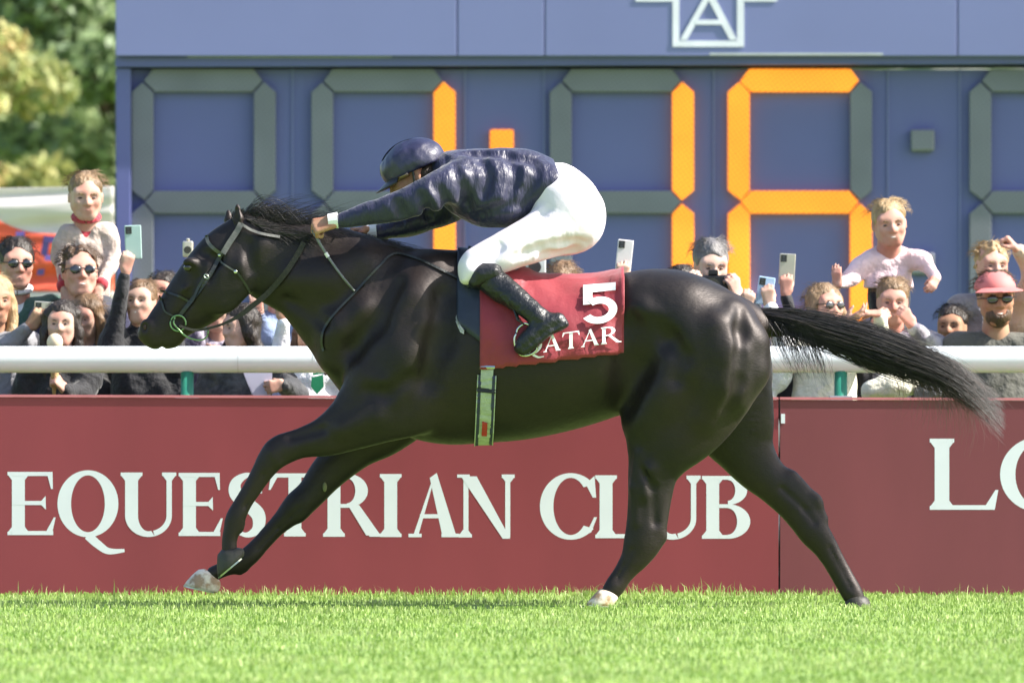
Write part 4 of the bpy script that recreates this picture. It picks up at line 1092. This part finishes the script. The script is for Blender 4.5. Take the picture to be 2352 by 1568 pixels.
# whip and stirrups
m_whip = mat('whip_grey', (.16,.17,.17), .45, .2, 40); m_whipw = mat('whip_white', (.8,.78,.8), .4)
wh = empty('whip', P(740, 560, -.2), 'slim grey whip with white band held in the jockey near hand', 'whip')
wy = lambda px, py: min((on(px, py)[1] if on(px, py) is not None else -.15)-.018, -.13)
wp = [(718,528),(735,560),(755,592),(775,620),(790,640),(814,668)]
w3 = [np.array(P(a, b, wy(a, b))) for a, b in wp]
mesh('shaft', *tubemesh(w3, [.0065,.0062,.0055,.005,.005,.005], 8), m_whip, wh, smooth=True)
mesh('band', *tubemesh([w3[1]*.35+w3[2]*.65, w3[1]*.05+w3[2]*.95], .0078, 8), m_whipw, wh)
mesh('flap', *tubemesh([w3[4]*.9+w3[3]*.1, w3[5]], [.008,.011], 6, .35), m_whip, wh)
st = empty('stirrups', P(1200, 780, -.33), 'stirrup irons on dark leathers under the jockey boots', 'stirrup')
for s in (-1, 1):
    y0 = s*.335
    pts = [P(a, b, y0-s*.0) for a, b in spline([(1206,742),(1190,754),(1182,778),(1186,802),(1200,816),(1222,812),(1236,795),(1234,768),(1222,750),(1206,742)], 5)]
    pts = [p+np.array([0, s*.045*sin(i/len(pts)*2*pi)*0, 0]) for i, p in enumerate(pts)]
    mesh('stirrup_iron', *tubemesh(pts, .0052, 8, caps=False), m_buck, st, smooth=True)
    mesh('stirrup_leather', *tubemesh([P(1168,665,s*.27), P(1180,700,s*.31), P(1190,735,s*.335), P(1204,745,s*.335)], .012, 8, .35), m_lea, st, smooth=True)
# ================================================================== THE SPECTATORS behind the rail
SK = {'fair': skin((.56,.36,.28), 'skin_fair'), 'rosy': skin((.55,.31,.24), 'skin_rosy'), 'tan': skin((.42,.25,.16), 'skin_tan'), 'pale': skin((.62,.42,.34), 'skin_pale')}
def hm(name, c): return mat(name, c, .5, .35, 26, .9, 70, spec=.5, bdist=.012, stretch=(1,1,.35))
HM = {'brown': hm('hair_brown', (.075,.042,.022)), 'dark': hm('hair_dark', (.025,.017,.012)), 'blond': hm('hair_blond', (.38,.26,.13)), 'sandy': hm('hair_sandy', (.22,.14,.075)), 'grey': hm('hair_grey', (.16,.15,.15)), 'light': hm('hair_light_brown', (.17,.10,.05))}
def cm(name, c, **k): return mat(name, c, .8, .14, 9, .8, 13, sheen=.2, bdist=.04, **k)
m_ew = mat('eye_white_shaded', (.25,.18,.16), .5, 0); m_iris = mat('iris_brown', (.045,.028,.02), .35, 0); m_lip = mat('lip', (.42,.19,.16), .55, .05); m_teeth = mat('teeth', (.75,.73,.68), .35, 0)  # eye whites coloured dark to carry the shade of the sockets
m_glass = mat('lens_black', (.008,.008,.01), .08, 0, coat=1, spec=.8); m_frame = mat('glasses_frame', (.02,.016,.014), .3)
m_phone = mat('phone_black', (.02,.02,.024), .25, 0, coat=.5); m_screen = mat('phone_glass', (.03,.04,.06), .08, 0, coat=1)
m_trouser = cm('trousers_dark', (.025,.03,.045)); m_jean = cm('denim_blue', (.10,.15,.26)); m_shoe_ = mat('shoe_dark', (.03,.025,.02), .5)
def rot(yaw, pitch, roll):
    a, b, c = radians(yaw), radians(pitch), radians(roll)
    Rz = np.array([[cos(a),-sin(a),0],[sin(a),cos(a),0],[0,0,1]]); Rx = np.array([[1,0,0],[0,cos(b),-sin(b)],[0,sin(b),cos(b)]]); Ry = np.array([[cos(c),0,sin(c)],[0,1,0],[-sin(c),0,cos(c)]])
    return Rz@Rx@Ry      # +yaw turns the face to picture right, +pitch looks down, +roll tips to picture right
CROWD = 'spectators standing behind the white rail'
def person(label, head, hh, y, yaw=0, pitch=0, roll=0, sk='fair', hair=('short','brown'), top=None, inner=None, arms=(), glasses=False, smile=0, beard=False, cap=None, ground=GLOW, legs=True, byaw=None, width=1., vneck=False, child=False, long=.2, curly=False, browc=None, hood=False, sitting=False, legm=None, bald=-.010, scale=None, hem=None, vn=True, turtle=False):
    s = hh*U(y)/.252; hc = P(head[0], head[1], y); R = rot(yaw, pitch, roll); sb = s if not child else s*.74
    ch = child
    T = (lambda a, b, c: hc+R@np.array([a*1.08, b*1.02, (c*.90 if c < 0 else c)-.004])*s) if child else (lambda a, b, c: hc+R@np.array([a, b, c])*s)
    T.R = R
    by = radians(byaw if byaw is not None else yaw*.35); Rb = np.array([[cos(by),-sin(by),0],[sin(by),cos(by),0],[0,0,1]])
    nb = hc+np.array([0,.035,-.152 if not child else -.132])*s
    B = lambda a, b, c: nb+Rb@np.array([a*width, b, c])*sb
    root = empty('person', (hc[0], y+.03, ground if not sitting else B(0,0,-.62)[2]), label, 'person', CROWD)
    pos = {}
    for side, el, wr, d, n, curl in arms:
        sx = -1 if side == 'L' else 1
        pos[side] = (B(sx*.175,.0,-.055), P(el[0],el[1],y+el[2]), P(wr[0],wr[1],y+wr[2]), d, n, curl)
    for side, sx in (('L',-1), ('R',1)):
        if side not in pos: pos[side] = (B(sx*.175,0,-.055), B(sx*.23,.03,-.33), B(sx*.20,-.08,-.56), (0,-.2,-1), (-sx,.2,0), .5)
    allp = [hc+.17*s, hc-.17*s, B(.26,.16,0), B(-.26,-.16,-.62)]+[p for v in pos.values() for p in v[:3]]
    allp += [v[2]+np.array(v[3])*.2*s for v in pos.values()]
    lo, hi = np.min(allp,0)-.09, np.max(allp,0)+.09
    f = Field(lo, hi, .0056)
    headfield(f, T, s)
    f.chain([(T(0,.035,-.06), .052*s), (nb+np.array([0,0,.01]), .054*s), (B(0,.01,-.05), .062*sb)], .03)
    f.chain([(B(-.145,.01,-.065), .030*sb), (B(.145,.01,-.065), .030*sb)], .04)
    f.ell(B(0,.015,-.24), np.array([.115,.062,.20])*sb, Rb, .05); f.ell(B(0,.015,-.5), np.array([.115,.075,.16])*sb, Rb, .05)
    for side, (sh, el, wr, d, n, curl) in pos.items():
        f.chain([(sh, .034*sb), (el, .030*sb), (wr, .024*s if not child else .019*s)], .02)
        hand(f, wr, d, n, 1 if side == 'L' else -1, curl, s*(.98 if not child else .72), .6)
    f.build('body', SK[sk], root, 1)
    # face
    for q in (-1, 1):
        if not glasses:
            mesh('eye', *ellmesh(T(q*.032,-.0775,.0055), np.array([.0130,.0105,.0056])*s, 8, R), m_ew, root, smooth=True)
            mesh('iris', *ellmesh(T(q*.032,-.0865,.0050), np.array([.0078,.0028,.0036])*s, 5, R), m_iris, root, smooth=True)
        mesh('eyebrow', *tubemesh([T(q*.015,-.0905,.0225), T(q*.032,-.0885,.0270), T(q*.050,-.0745,.0220)], np.array([.0032,.0042,.0018])*s, 5), HM[browc or hair[1]], root)
    mw = .026+.006*smile
    mesh('lips', *tubemesh([T(-mw,-.0745,-.057+.007*smile), T(-mw*.5,-.0890,-.0600), T(0,-.0915,-.0612), T(mw*.5,-.0890,-.0600), T(mw,-.0745,-.057+.007*smile)], np.array([.0014,.0048,.0056,.0048,.0014])*s, 6), m_lip, root, smooth=True)
    if smile > .6: mesh('teeth', *tubemesh([T(-mw*.66,-.0900,-.0585), T(0,-.0955,-.0612), T(mw*.66,-.0900,-.0585)], np.array([.0015,.0032,.0015])*s, 6), m_teeth, root)
    if glasses:
        for q in (-1, 1):
            g = mesh('lens', *ellmesh(T(q*.033,-.1000,.004), np.array([.0255,.0045,.0195])*s, 8, R), m_glass, root, smooth=True)
            mesh('temple', *tubemesh([T(q*.056,-.097,.010), T(q*.078,-.06,.011), T(q*.084,.01,.008)], .0028*s, 5), m_frame, root)
        mesh('bridge', *tubemesh([T(-.012,-.106,.010), T(.012,-.106,.010)], .003*s, 5), m_frame, root)
    # hair
    ht, hcname = hair
    if ht != 'none':
        h = Field(hc-.22*s-np.array([0,0,long*s if ht == 'long' else 0]), hc+.22*s, .0058)
        h.ell(T(0,.024,.043), np.array([.086,.102,.089])*s, R, .02)
        if ht == 'long':
            for q in (-1, 1):
                h.chain([(T(q*.068,.005,.05), .035*s), (T(q*.088,.0,-.04), .028*s), (hc+Rb@np.array([q*.090,.0,-.06-long*.5])*s, .032*s), (hc+Rb@np.array([q*.080,-.02,-.06-long])*s, .016*s)], .03)
            h.ell(T(0,.05,-.06), np.array([.085,.055,.12])*s, R, .03)
        if ht == 'tied':
            h.ell(T(0,.13,.03), np.array([.035,.04,.04])*s, R, .015); h.chain([(T(.0,.12,.0), .02*s), (T(.02,.13,-.12), .008*s)], .01)
        if curly: h.wobble(.013*s, 130, 3)
        h.ell(T(0,-.105,-.034+bald), np.array([.070,.085,.112])*s, R, .03, sub=True)
        if ht != 'long': h.clip(R@np.array([0,-.35,-1]), T(0,.05,-.055))
        else: h.ell(T(0,-.09,-.10), np.array([.062,.07,.12])*s, R, .02, sub=True)
        h.wobble(.0055*s, 80, 1)
        ho = h.build('hair', HM[hcname], root, 1)
        rs_ = np.random.RandomState(int(head[0])+900)
        def fly(i):
            a = rs_.uniform(-2.6, 2.6); e = rs_.uniform(.1, 1.35) if ht != 'long' or i % 2 else rs_.uniform(-.6, .3); r0 = np.array([.089*sin(a)*cos(e), -.10*cos(a)*cos(e)*-1+.02, .045+.088*sin(e)])
            if r0[1] < -.03 and r0[2] < .08: r0[1] = .03
            L_ = rs_.uniform(.02, .06); v = np.array([sin(a)*.8, .5, -.6+rs_.normal(0,.4)]); v = v/np.linalg.norm(v)*L_
            return np.array([T(*(r0+v*u+np.array([sin(a),cos(a),1])*.010*sin(u*3))) for u in (0,.25,.5,.75,1)])
        strands('hair_strand', 260, fly, 4, .0011*s, HM[hcname], root)
    if beard:
        bf = Field(hc-.16*s, hc+.1*s, .0056); bf.ell(T(0,-.036,-.066), np.array([.060,.066,.060])*s, R, .02); bf.ell(T(0,-.10,-.045), np.array([.030,.035,.024])*s, R, .008, sub=True); bf.ell(T(0,-.04,.03), np.array([.09,.12,.062])*s, R, .01, sub=True)
        bf.build('beard', HM[hcname], root, 1)
    if cap is not None:
        c_ = Field(hc-.22*s, hc+.22*s, .0056); c_.ell(T(0,.018,.045), np.array([.094,.110,.086])*s, R, .01); c_.clip(-R[:,2], T(0,0,.046)); c_.build('cap', cap, root, 1)
        v = []; ff = []
        for i in range(9):
            a = -.95+1.9*i/8
            for r, z in ((.100,.056), (.185-.03*abs(a),.040), (.185-.03*abs(a),.036), (.100,.048)): v.append(T(sin(a)*r*.85, -cos(a)*r, z))
        for i in range(8):
            for k in range(4): ff.append((4*i+k, 4*i+(k+1)%4, 4*i+4+(k+1)%4, 4*i+4+k))
        mesh('cap_peak', v, ff, cap, root)
    # clothes
    f = Field(lo-.03, hi+.03, .0088)
    def trunk(f, g):
        f.chain([(B(-.15,0,-.06), (.058+g)*sb), (B(.15,0,-.06), (.058+g)*sb)], .06)
        f.ell(B(0,.012,-.25), np.array([.165+g,.105+g,.22])*sb, Rb, .05); f.chain([(B(-.06,.012,-.35), (.10+g)*sb), (B(-.06,.012,-.62), (.105+g)*sb)], .05); f.chain([(B(.06,.012,-.35), (.10+g)*sb), (B(.06,.012,-.62), (.105+g)*sb)], .05)
    trunk(f, .008)
    for side, (sh, el, wr, d, n, curl) in pos.items():
        w2 = wr*.93+el*.07
        f.chain([(sh+np.array([0,0,-.008]), (.058 if not child else .052)*sb), (sh*.5+el*.5, .055*sb), (el, (.052 if not child else .046)*sb), (w2, (.038 if not child else .029)*s)], .05 if not child else .03)
    if hood: f.chain([(B(-.09,.05,-.01), .045*sb), (B(0,.10,.0), .05*sb), (B(.09,.05,-.01), .045*sb)], .03)
    f.wobble(.0075, 30, int(head[0])+50)
    if inner and vn:
        f.ell(B(0,0,.035), np.array([.068,.078,.066])*sb, Rb, .01, sub=True)
        f.chain([(B(0,-.085,-.01), .055*sb), (B(0,-.110,-.09), .038*sb), (B(0,-.125,-.17), .018*sb)], .01, sub=True)
    else: f.ell(B(0,-.015,.05), np.array([.064,.066,.06])*sb, Rb, .012, sub=True)
    if turtle: f.cap(B(0,.0,-.03), nb+np.array([0,-.004,.045])*s, .072*s, .060*s, .02)
    if hem: f.clip((0,0,-1), P(0, hem, y))
    f.build('jacket', top, root, 1)
    if inner:
        g = Field(lo-.03, hi+.03, .009); trunk(g, -.008 if vn else -.022)
        for side, (sh, el, wr, d, n, curl) in pos.items(): g.chain([(sh, .040*sb), (el, .034*sb), (wr*.8+el*.2, .026*s)], .03)
        if vn: g.chain([(B(0,.01,-.02), .060*sb), (nb+np.array([0,.0,.040*s]), .058*s)], .015)
        g.ell(B(0,-.12,.06), np.array([.035,.06,.09])*sb, Rb, .01, sub=True) if not child else None
        g.build('shirt', inner, root, 1)
        cc = nb+np.array([0,-.006,.022])*sb
        if vn: mesh('collar', *tubemesh([cc+Rb@np.array([.064*sin(a), -.064*cos(a)-.006*cos(a), .016-.018*cos(a)])*(s if not child else s*.92) for a in np.linspace(0, 2*pi, 20)], (.015 if not child else .026)*sb, 8, caps=False), inner, root, smooth=True)
        if child and vn:
            for side, (sh, el, wr, d, n, curl) in pos.items(): mesh('cuff', *tubemesh([wr*.84+el*.16, wr*.90+el*.10, wr*.99+el*.01], np.array([.036,.038,.032])*s, 12), inner, root, smooth=True)
    if legs and not sitting:
        hz = B(0,0,-.62)[2]; g = Field([hc[0]-.3, y-.2, ground-.02], [hc[0]+.3, y+.3, hz+.12], .016)
        for q in (-1, 1): a = B(q*.085,.012,-.62); g.chain([(a, .095), (np.array([a[0], a[1], (hz+ground)/2]), .068), (np.array([a[0]+q*.02, a[1], ground+.07]), .055)], .03)
        g.build('trousers', legm or m_trouser, root, 1)
        for q in (-1, 1): a = B(q*.085,.012,-.62); mesh('shoe', *ellmesh((a[0]+q*.02, a[1]-.06, ground+.045), (.05,.13,.045), 8), m_shoe_, root, smooth=True)
    if sitting:      # astride someone's shoulders
        gy, dz = sitting; a0 = B(0,0,-.60); g = Field([a0[0]-.28, y-.42, a0[2]-.48], [a0[0]+.28, y+.2, a0[2]+.14], .0095)
        for q in (-1, 1): g.chain([(a0+np.array([q*.06,0,.02]), .075), (a0+np.array([q*.125,-.22,-.03]), .055), (a0+np.array([q*.115,-.30,-.34]), .038)], .03)
        g.wobble(.004, 40, 2); g.build('trousers', legm or m_trouser, root, 1)
        for q in (-1, 1): mesh('shoe', *ellmesh(tuple(a0+np.array([q*.115,-.34,-.41])), (.035,.075,.04), 8), m_shoe_, root, smooth=True)
    return root
UP = (0,0,1)
c_beige = cm('knit_beige', (.52,.42,.36)); c_red = cm('cotton_red', (.42,.03,.05)); c_navy = cm('wool_navy', (.03,.03,.075)); c_white = cm('cotton_white', (.80,.80,.82)); c_grey = cm('jersey_grey', (.23,.23,.25)); c_black = cm('wool_black', (.014,.014,.017))
c_green = cm('wool_green', (.05,.11,.09)); c_pink = cm('quilt_pink', (.82,.60,.62)); c_plaid = cm('plaid_grey', (.42,.40,.42), col2=(.16,.14,.18), c2scale=14); c_olive = cm('olive_jacket', (.085,.085,.07)); c_cream = cm('cream_fleece', (.75,.72,.58)); c_denim = cm('denim_jacket', (.20,.26,.42))
c_lilac = cm('patterned_lilac', (.40,.36,.44), col2=(.12,.10,.16), c2scale=18); c_pinkcap = mat('cap_pink', (.62,.19,.18), .7, .05); c_tanp = cm('shirt_sand', (.55,.42,.30)); c_char = cm('charcoal_coat', (.035,.036,.042), col2=(.10,.10,.10), c2scale=12)
F_ = (0,-.2,1)      # fingers up
# left of the horse
person('man with short dark hair, sunglasses and open white shirt at the far left', (38,607), 122, 3.15, yaw=14, pitch=2, sk='rosy', hair=('short','dark'), top=c_green, inner=c_white, glasses=True, width=1.0)
person('smiling man with curly receding hair and sunglasses carrying the girl on his shoulders', (184,627), 126, 3.02, yaw=10, pitch=-6, sk='rosy', hair=('short','brown'), curly=True, bald=.020, top=c_navy, glasses=True, smile=1, arms=())
person('girl in beige sweater over red collar riding on the shoulders of the curly haired man', (197,452), 116, 3.22, yaw=8, pitch=6, sk='fair', hair=('tied','sandy'), top=c_beige, inner=c_red, child=True, sitting=(0,0), width=.80, browc='sandy', arms=(('L',(138,590,.02),(148,664,-.16),(.15,-.35,-.9),(.3,.9,-.2),.5),('R',(264,590,.02),(228,660,-.16),(-.1,-.35,-.9),(-.3,.9,-.2),.5)))
for px in ((150,664),(226,660)): pass
person('blond woman in grey jacket at the left frame edge holding up a phone sideways', (-14,690), 118, 2.62, yaw=22, pitch=4, sk='tan', hair=('long','blond'), top=c_grey, long=.26, arms=(('R',(18,800,-.05),(66,752,-.12),(.62,-.1,.75),(-.2,.95,.1),.85),))
person('dark haired young woman eating from a wafer cone just above the rail', (142,745), 108, 2.45, yaw=-4, pitch=2, sk='fair', hair=('long','dark'), top=c_black, long=.24, arms=(('R',(190,905,-.05),(150,898,-.18),(-.5,-.35,.7),(-.6,.5,-.3),1.2),))
person('woman with wavy light brown hair looking down behind the one with the cone', (199,727), 98, 2.85, yaw=-24, pitch=16, sk='fair', hair=('long','light'), top=c_char, long=.24)
person('smiling woman in black turtleneck raising a phone high with one arm', (324,694), 104, 2.68, yaw=-16, pitch=-3, sk='fair', hair=('tied','light'), top=c_black, turtle=True, smile=1, arms=(('L',(258,800,-.04),(289,624,-.10),(.18,-.1,.97),(-.1,.95,.1),.85),))
person('person with dark short hair half hidden behind the smiling woman in the turtleneck', (372,672), 96, 3.35, yaw=-18, pitch=0, sk='rosy', hair=('short','dark'), top=c_navy)
person('person in lilac patterned top hidden by the horse head with one arm lifting a camera', (500,712), 104, 2.9, yaw=-10, sk='fair', hair=('short','brown'), top=c_lilac, arms=(('L',(446,780,-.04),(438,650,-.10),(-.12,-.1,.97),(.1,.95,.1),.85),('R',(585,905,-.05),(520,820,-.1),(-.8,-.3,.3),(0,1,0),.5)))
person('dark haired person in black holding white sheets below the rail beside the horse chest', (553,752), 106, 2.5, yaw=-62, pitch=6, sk='fair', hair=('long','dark'), top=c_char, long=.12, byaw=-20, arms=(('R',(690,910,-.03),(655,885,-.17),(-.92,-.2,-.1),(-.1,.9,0),.75),))
person('person in denim jacket reaching up behind the horse neck', (640,650), 104, 3.1, yaw=-30, sk='fair', hair=('short','brown'), top=c_denim, arms=(('L',(618,770,-.05),(596,725,-.10),(-.2,-.1,.95),(0,.95,.1),.5),))
person('person in white hooded jacket with green badge showing half a face above the rail', (716,778), 104, 2.48, yaw=-8, pitch=4, sk='tan', hair=('long','brown'), top=c_white, hood=True, long=.14, arms=(('L',(640,830,-.02),(652,735,-.10),(-.1,-.1,.97),(0,.95,.1),.5),))
# behind the saddle
person('brown haired person with bright forehead behind the maroon cloth', (1290,657), 108, 2.75, yaw=-10, pitch=14, sk='pale', hair=('short','light'), top=c_navy, arms=(('L',(1205,760,-.05),(1216,672,-.12),(.1,-.1,.97),(0,.95,.1),.9),))
person('person hidden by the horse back stretching up a hand with a pale phone', (1385,735), 104, 2.7, yaw=10, sk='fair', hair=('short','brown'), top=c_tanp, arms=(('R',(1420,760,-.04),(1428,646,-.1),(.08,-.1,.97),(0,.95,.1),.85),))
# right of the croup
person('dark haired person peeping over the croup just left of the photographer', (1566,655), 92, 3.4, yaw=-10, sk='tan', hair=('short','dark'), top=c_char)
person('grey haired photographer aiming a black camera above the horse croup', (1634,610), 120, 3.05, yaw=10, pitch=14, sk='pale', hair=('short','grey'), top=c_char, arms=(('L',(1560,745,-.1),(1578,672,-.22),(.35,-.3,.85),(.5,.8,0),.9),('R',(1712,745,-.1),(1692,682,-.22),(-.2,-.3,.9),(-.5,.8,0),.9)))
person('person behind the rump in white sleeves holding a pale blue phone', (1716,775), 106, 2.7, yaw=5, sk='fair', hair=('short','brown'), top=c_white, arms=(('L',(1690,800,-.05),(1712,712,-.12),(.25,-.1,.95),(0,.95,.1),.8),('R',(1800,790,-.05),(1766,702,-.12),(-.1,-.1,.97),(0,.95,.1),.8)))
person('person hidden by the tail lifting a silver phone above the crowd', (1812,790), 104, 3.1, yaw=0, sk='fair', hair=('short','dark'), top=c_black, arms=(('R',(1838,800,-.04),(1804,676,-.1),(.05,-.1,.97),(0,.95,.1),.85),))
person('woman with brown and blond hair and sunglasses clapping beside the tail', (1895,706), 112, 2.75, yaw=30, pitch=-4, sk='rosy', hair=('long','sandy'), top=c_cream, long=.12, glasses=True, smile=1, arms=(('L',(1935,820,-.1),(1938,738,-.2),(.85,-.2,.35),(.2,.2,1),.35),('R',(2030,800,-.08),(2022,722,-.18),(-.8,-.2,.1),(0,.3,-1),.35)))
person('man with light brown hair in grey checked shirt under the pink jacketed child', (2050,694), 112, 2.98, yaw=0, pitch=6, sk='rosy', hair=('short','sandy'), top=c_plaid, smile=.4, arms=(('R',(2150,800,-.08),(2095,748,-.20),(-.5,-.2,.8),(-.4,.8,0),.9),('L',(1950,800,-.08),(2010,752,-.2),(.5,-.2,.8),(.4,.8,0),.9)))
person('laughing blond child in pale pink jacket with arms spread on the shoulders of the man', (2043,514), 116, 3.2, yaw=6, pitch=6, roll=-6, sk='rosy', hair=('tied','blond'), top=c_pink, inner=c_black, vn=False, hem=662, legm=c_black, child=True, sitting=(0,0), width=.76, smile=1, hood=True, browc='sandy', arms=(('L',(1956,636,-.02),(1926,655,-.10),(-.15,-.1,.97),(.3,.9,0),.35),('R',(2122,600,-.02),(2150,640,-.10),(-.3,-.6,-.5),(-.5,.7,-.3),.6)))
person('man in faded red cap and sunglasses with short beard near the right edge', (2288,688), 130, 2.85, yaw=6, pitch=2, roll=-3, sk='tan', hair=('short','brown'), top=c_olive, glasses=True, beard=True, cap=c_pinkcap, smile=.7, width=1.1)
person('person with tousled blond hair standing behind the man in the red cap', (2278,612), 112, 3.35, yaw=14, pitch=2, sk='fair', hair=('short','blond'), curly=True, top=c_grey)
person('person beyond the right edge raising a fist over the crowd', (2420,650), 116, 3.05, yaw=-20, sk='rosy', hair=('short','brown'), top=c_tanp, arms=(('L',(2378,620,-.04),(2338,575,-.10),(-.55,-.1,.65),(0,.2,-1),1.3),))
person('person in dark coat standing left of the man in the red cap', (2186,752), 104, 3.3, yaw=-16, pitch=0, sk='tan', hair=('short','dark'), top=c_char)

# ------------------------------------------------------------------ things in their hands
m_case = mat('phone_case_mint', (.40,.55,.52), .35, .05); m_pblue = mat('phone_case_blue', (.42,.58,.80), .35, .04); m_psil = mat('phone_silver', (.55,.52,.45), .3, metal=.5); m_ppale = mat('phone_pale', (.75,.70,.70), .35)
def phone(px, py, y, w, h, tilt, m, label, back=True, yaw=0):
    c = P(px, py, y); r = empty('phone', c, label, 'phone', 'phones held up by spectators')
    def tr(q):
        V, F = q; a = radians(tilt); b = radians(yaw)
        out = []
        for x, yy, z in V:
            x1, z1 = x*cos(a)+z*sin(a), -x*sin(a)+z*cos(a); x2, y2 = x1*cos(b)-yy*sin(b), x1*sin(b)+yy*cos(b); out.append((c[0]+x2, c[1]+y2, c[2]+z1))
        return out, F
    bevel(mesh('case', *tr(box(-w/2,w/2,-.004,.004,-h/2,h/2)), m, r), .004, 3)
    mesh('screen', *tr(box(-w/2+.004,w/2-.004,.0042,.005,-h/2+.004,h/2-.004)), m_screen, r)
    mesh('camera_bump', *tr(box(-w/2+.005,-w/2+.032,-.007,-.0045,h/2-.038,h/2-.006)), m_phone, r)
    for dz in (.014, .028):
        o = mesh('camera_lens', *tr(box(-w/2+.012,-w/2+.022,-.0085,-.0072,h/2-dz-.006,h/2-dz+.002)), m_screen, r)
    return r
phone(306, 556, 2.68-.082, .074, .150, -2, m_case, 'mint green cased phone held upright by the raised arm of the smiling woman')
phone(117, 712, 2.62-.095, .150, .072, 4, m_psil, 'grey blue phone held sideways by the blond woman at the left')
phone(1434, 588, 2.7-.078, .070, .145, 6, m_ppale, 'pale phone held up behind the maroon saddlecloth')
phone(1758, 668, 2.7-.095, .074, .125, 8, m_pblue, 'pale blue phone held up just above the horse rump')
phone(1808, 618, 3.1-.075, .072, .140, 3, m_psil, 'silver phone with white top edge held high near the tail')
def camera(px, py, y, s, m, label, body=(.14,.09), lens=True, yaw=0):
    c = P(px, py, y); r = empty('camera', c, label, 'camera', None); w, h = body[0]*s, body[1]*s
    bevel(mesh('body', *box(c[0]-w/2,c[0]+w/2,c[1]-.03,c[1]+.03,c[2]-h/2,c[2]+h/2), m, r), .008, 3)
    bevel(mesh('viewfinder', *box(c[0]-w*.16,c[0]+w*.16,c[1]-.03,c[1]+.025,c[2]+h/2,c[2]+h/2+.025*s), m, r), .005)
    if lens:
        mesh('lens', *tubemesh([(c[0],c[1]-.03,c[2]-.005), (c[0]+yaw*.03,c[1]-.12*s,c[2]-.005), (c[0]+yaw*.032,c[1]-.14*s,c[2]-.005)], [.037*s,.040*s,.043*s], 20), m, r, smooth=False)
        mesh('lens_glass', *tubemesh([(c[0]+yaw*.032,c[1]-.1405*s,c[2]-.005), (c[0]+yaw*.032,c[1]-.142*s,c[2]-.005)], .036*s, 20), m_glass, r)
    return r
m_cam = mat('camera_black', (.012,.012,.014), .4, .1); m_camg = mat('camcorder_grey', (.45,.46,.46), .4, .1)
camera(1638, 655, 3.05-.19, 1.0, m_cam, 'black photo camera with large lens at the face of the grey haired photographer', yaw=-.3)
camera(1228, 612, 2.75-.17, .78, m_camg, 'light grey compact camera held up beside the jockey knee', body=(.13,.13))
camera(432, 572, 2.9-.11, .46, m_psil, 'small dark and silver camera held up in front of the horse forehead', body=(.10,.16))
# wafer cone, papers, badge, coat
m_waf = mat('wafer', (.55,.36,.17), .8, .2, 40, .6, 90); m_ice = mat('vanilla_ice', (.75,.62,.42), .5, .1)
ic = empty('ice_cream_cone', P(128,905,2.3), 'long wafer cone with vanilla ice cream held to the mouth of the dark haired woman', 'ice cream')
cy = 2.45-.20
mesh('wafer', *tubemesh([P(124,908,cy), P(126,850,cy+.01), P(126,800,cy+.02)], [.006,.020,.030], 14), m_waf, ic, smooth=True)
mesh('scoop', *ellmesh(P(126,786,cy+.02), (.036,.034,.040), 10), m_ice, ic, smooth=True)
m_paper = mat('paper_lilac', (.62,.60,.74), .7, .05)
pp = empty('paper_sheets', P(592,885,2.36), 'white lilac folded sheets held below the rail next to the horse chest', 'paper')
for i, (q, d) in enumerate([([(560,852),(626,852),(620,930),(588,925)], 0), ([(556,848),(600,846),(600,915),(578,905)], .012)]):
    V, F = pprism(q[::-1], 2.33+d, .0012); mesh('sheet', V, F, m_paper, pp)
bd = mat('badge_green', (.02,.28,.13), .5)
bg = tag(mesh('badge', *merge([pprism([(716,866),(742,860),(744,888),(728,905),(714,888)][::-1], 2.48-.165, .002), pprism([(722,842),(738,842),(742,858),(718,862)][::-1], 2.48-.166, .002)]), bd), 'green badge on the chest of the white hooded jacket below the rail', 'badge')
cf = Field(P(1975,950,2.34)-.12, P(2160,850,2.34)+.12, .008)
cf.chain([(P(2005,898,2.34), .055), (P(2050,888,2.34), .062), (P(2090,886,2.36), .045)], .03); cf.wobble(.006, 45, 5)
tag(cf.build('cream_jacket', c_cream, None, 1), 'cream jacket bundled over the hoarding under the dark tail', 'jacket')
cf = Field(P(2095,950,2.33)-.12, P(2160,860,2.33)+.12, .007)
cf.chain([(P(2118,903,2.33), .040), (P(2146,900,2.33), .034)], .03); cf.wobble(.004, 55, 6)
tag(cf.build('grey_bag', c_grey, None, 1), 'small grey cloth bag lying right of the cream jacket on the hoarding', 'bag')
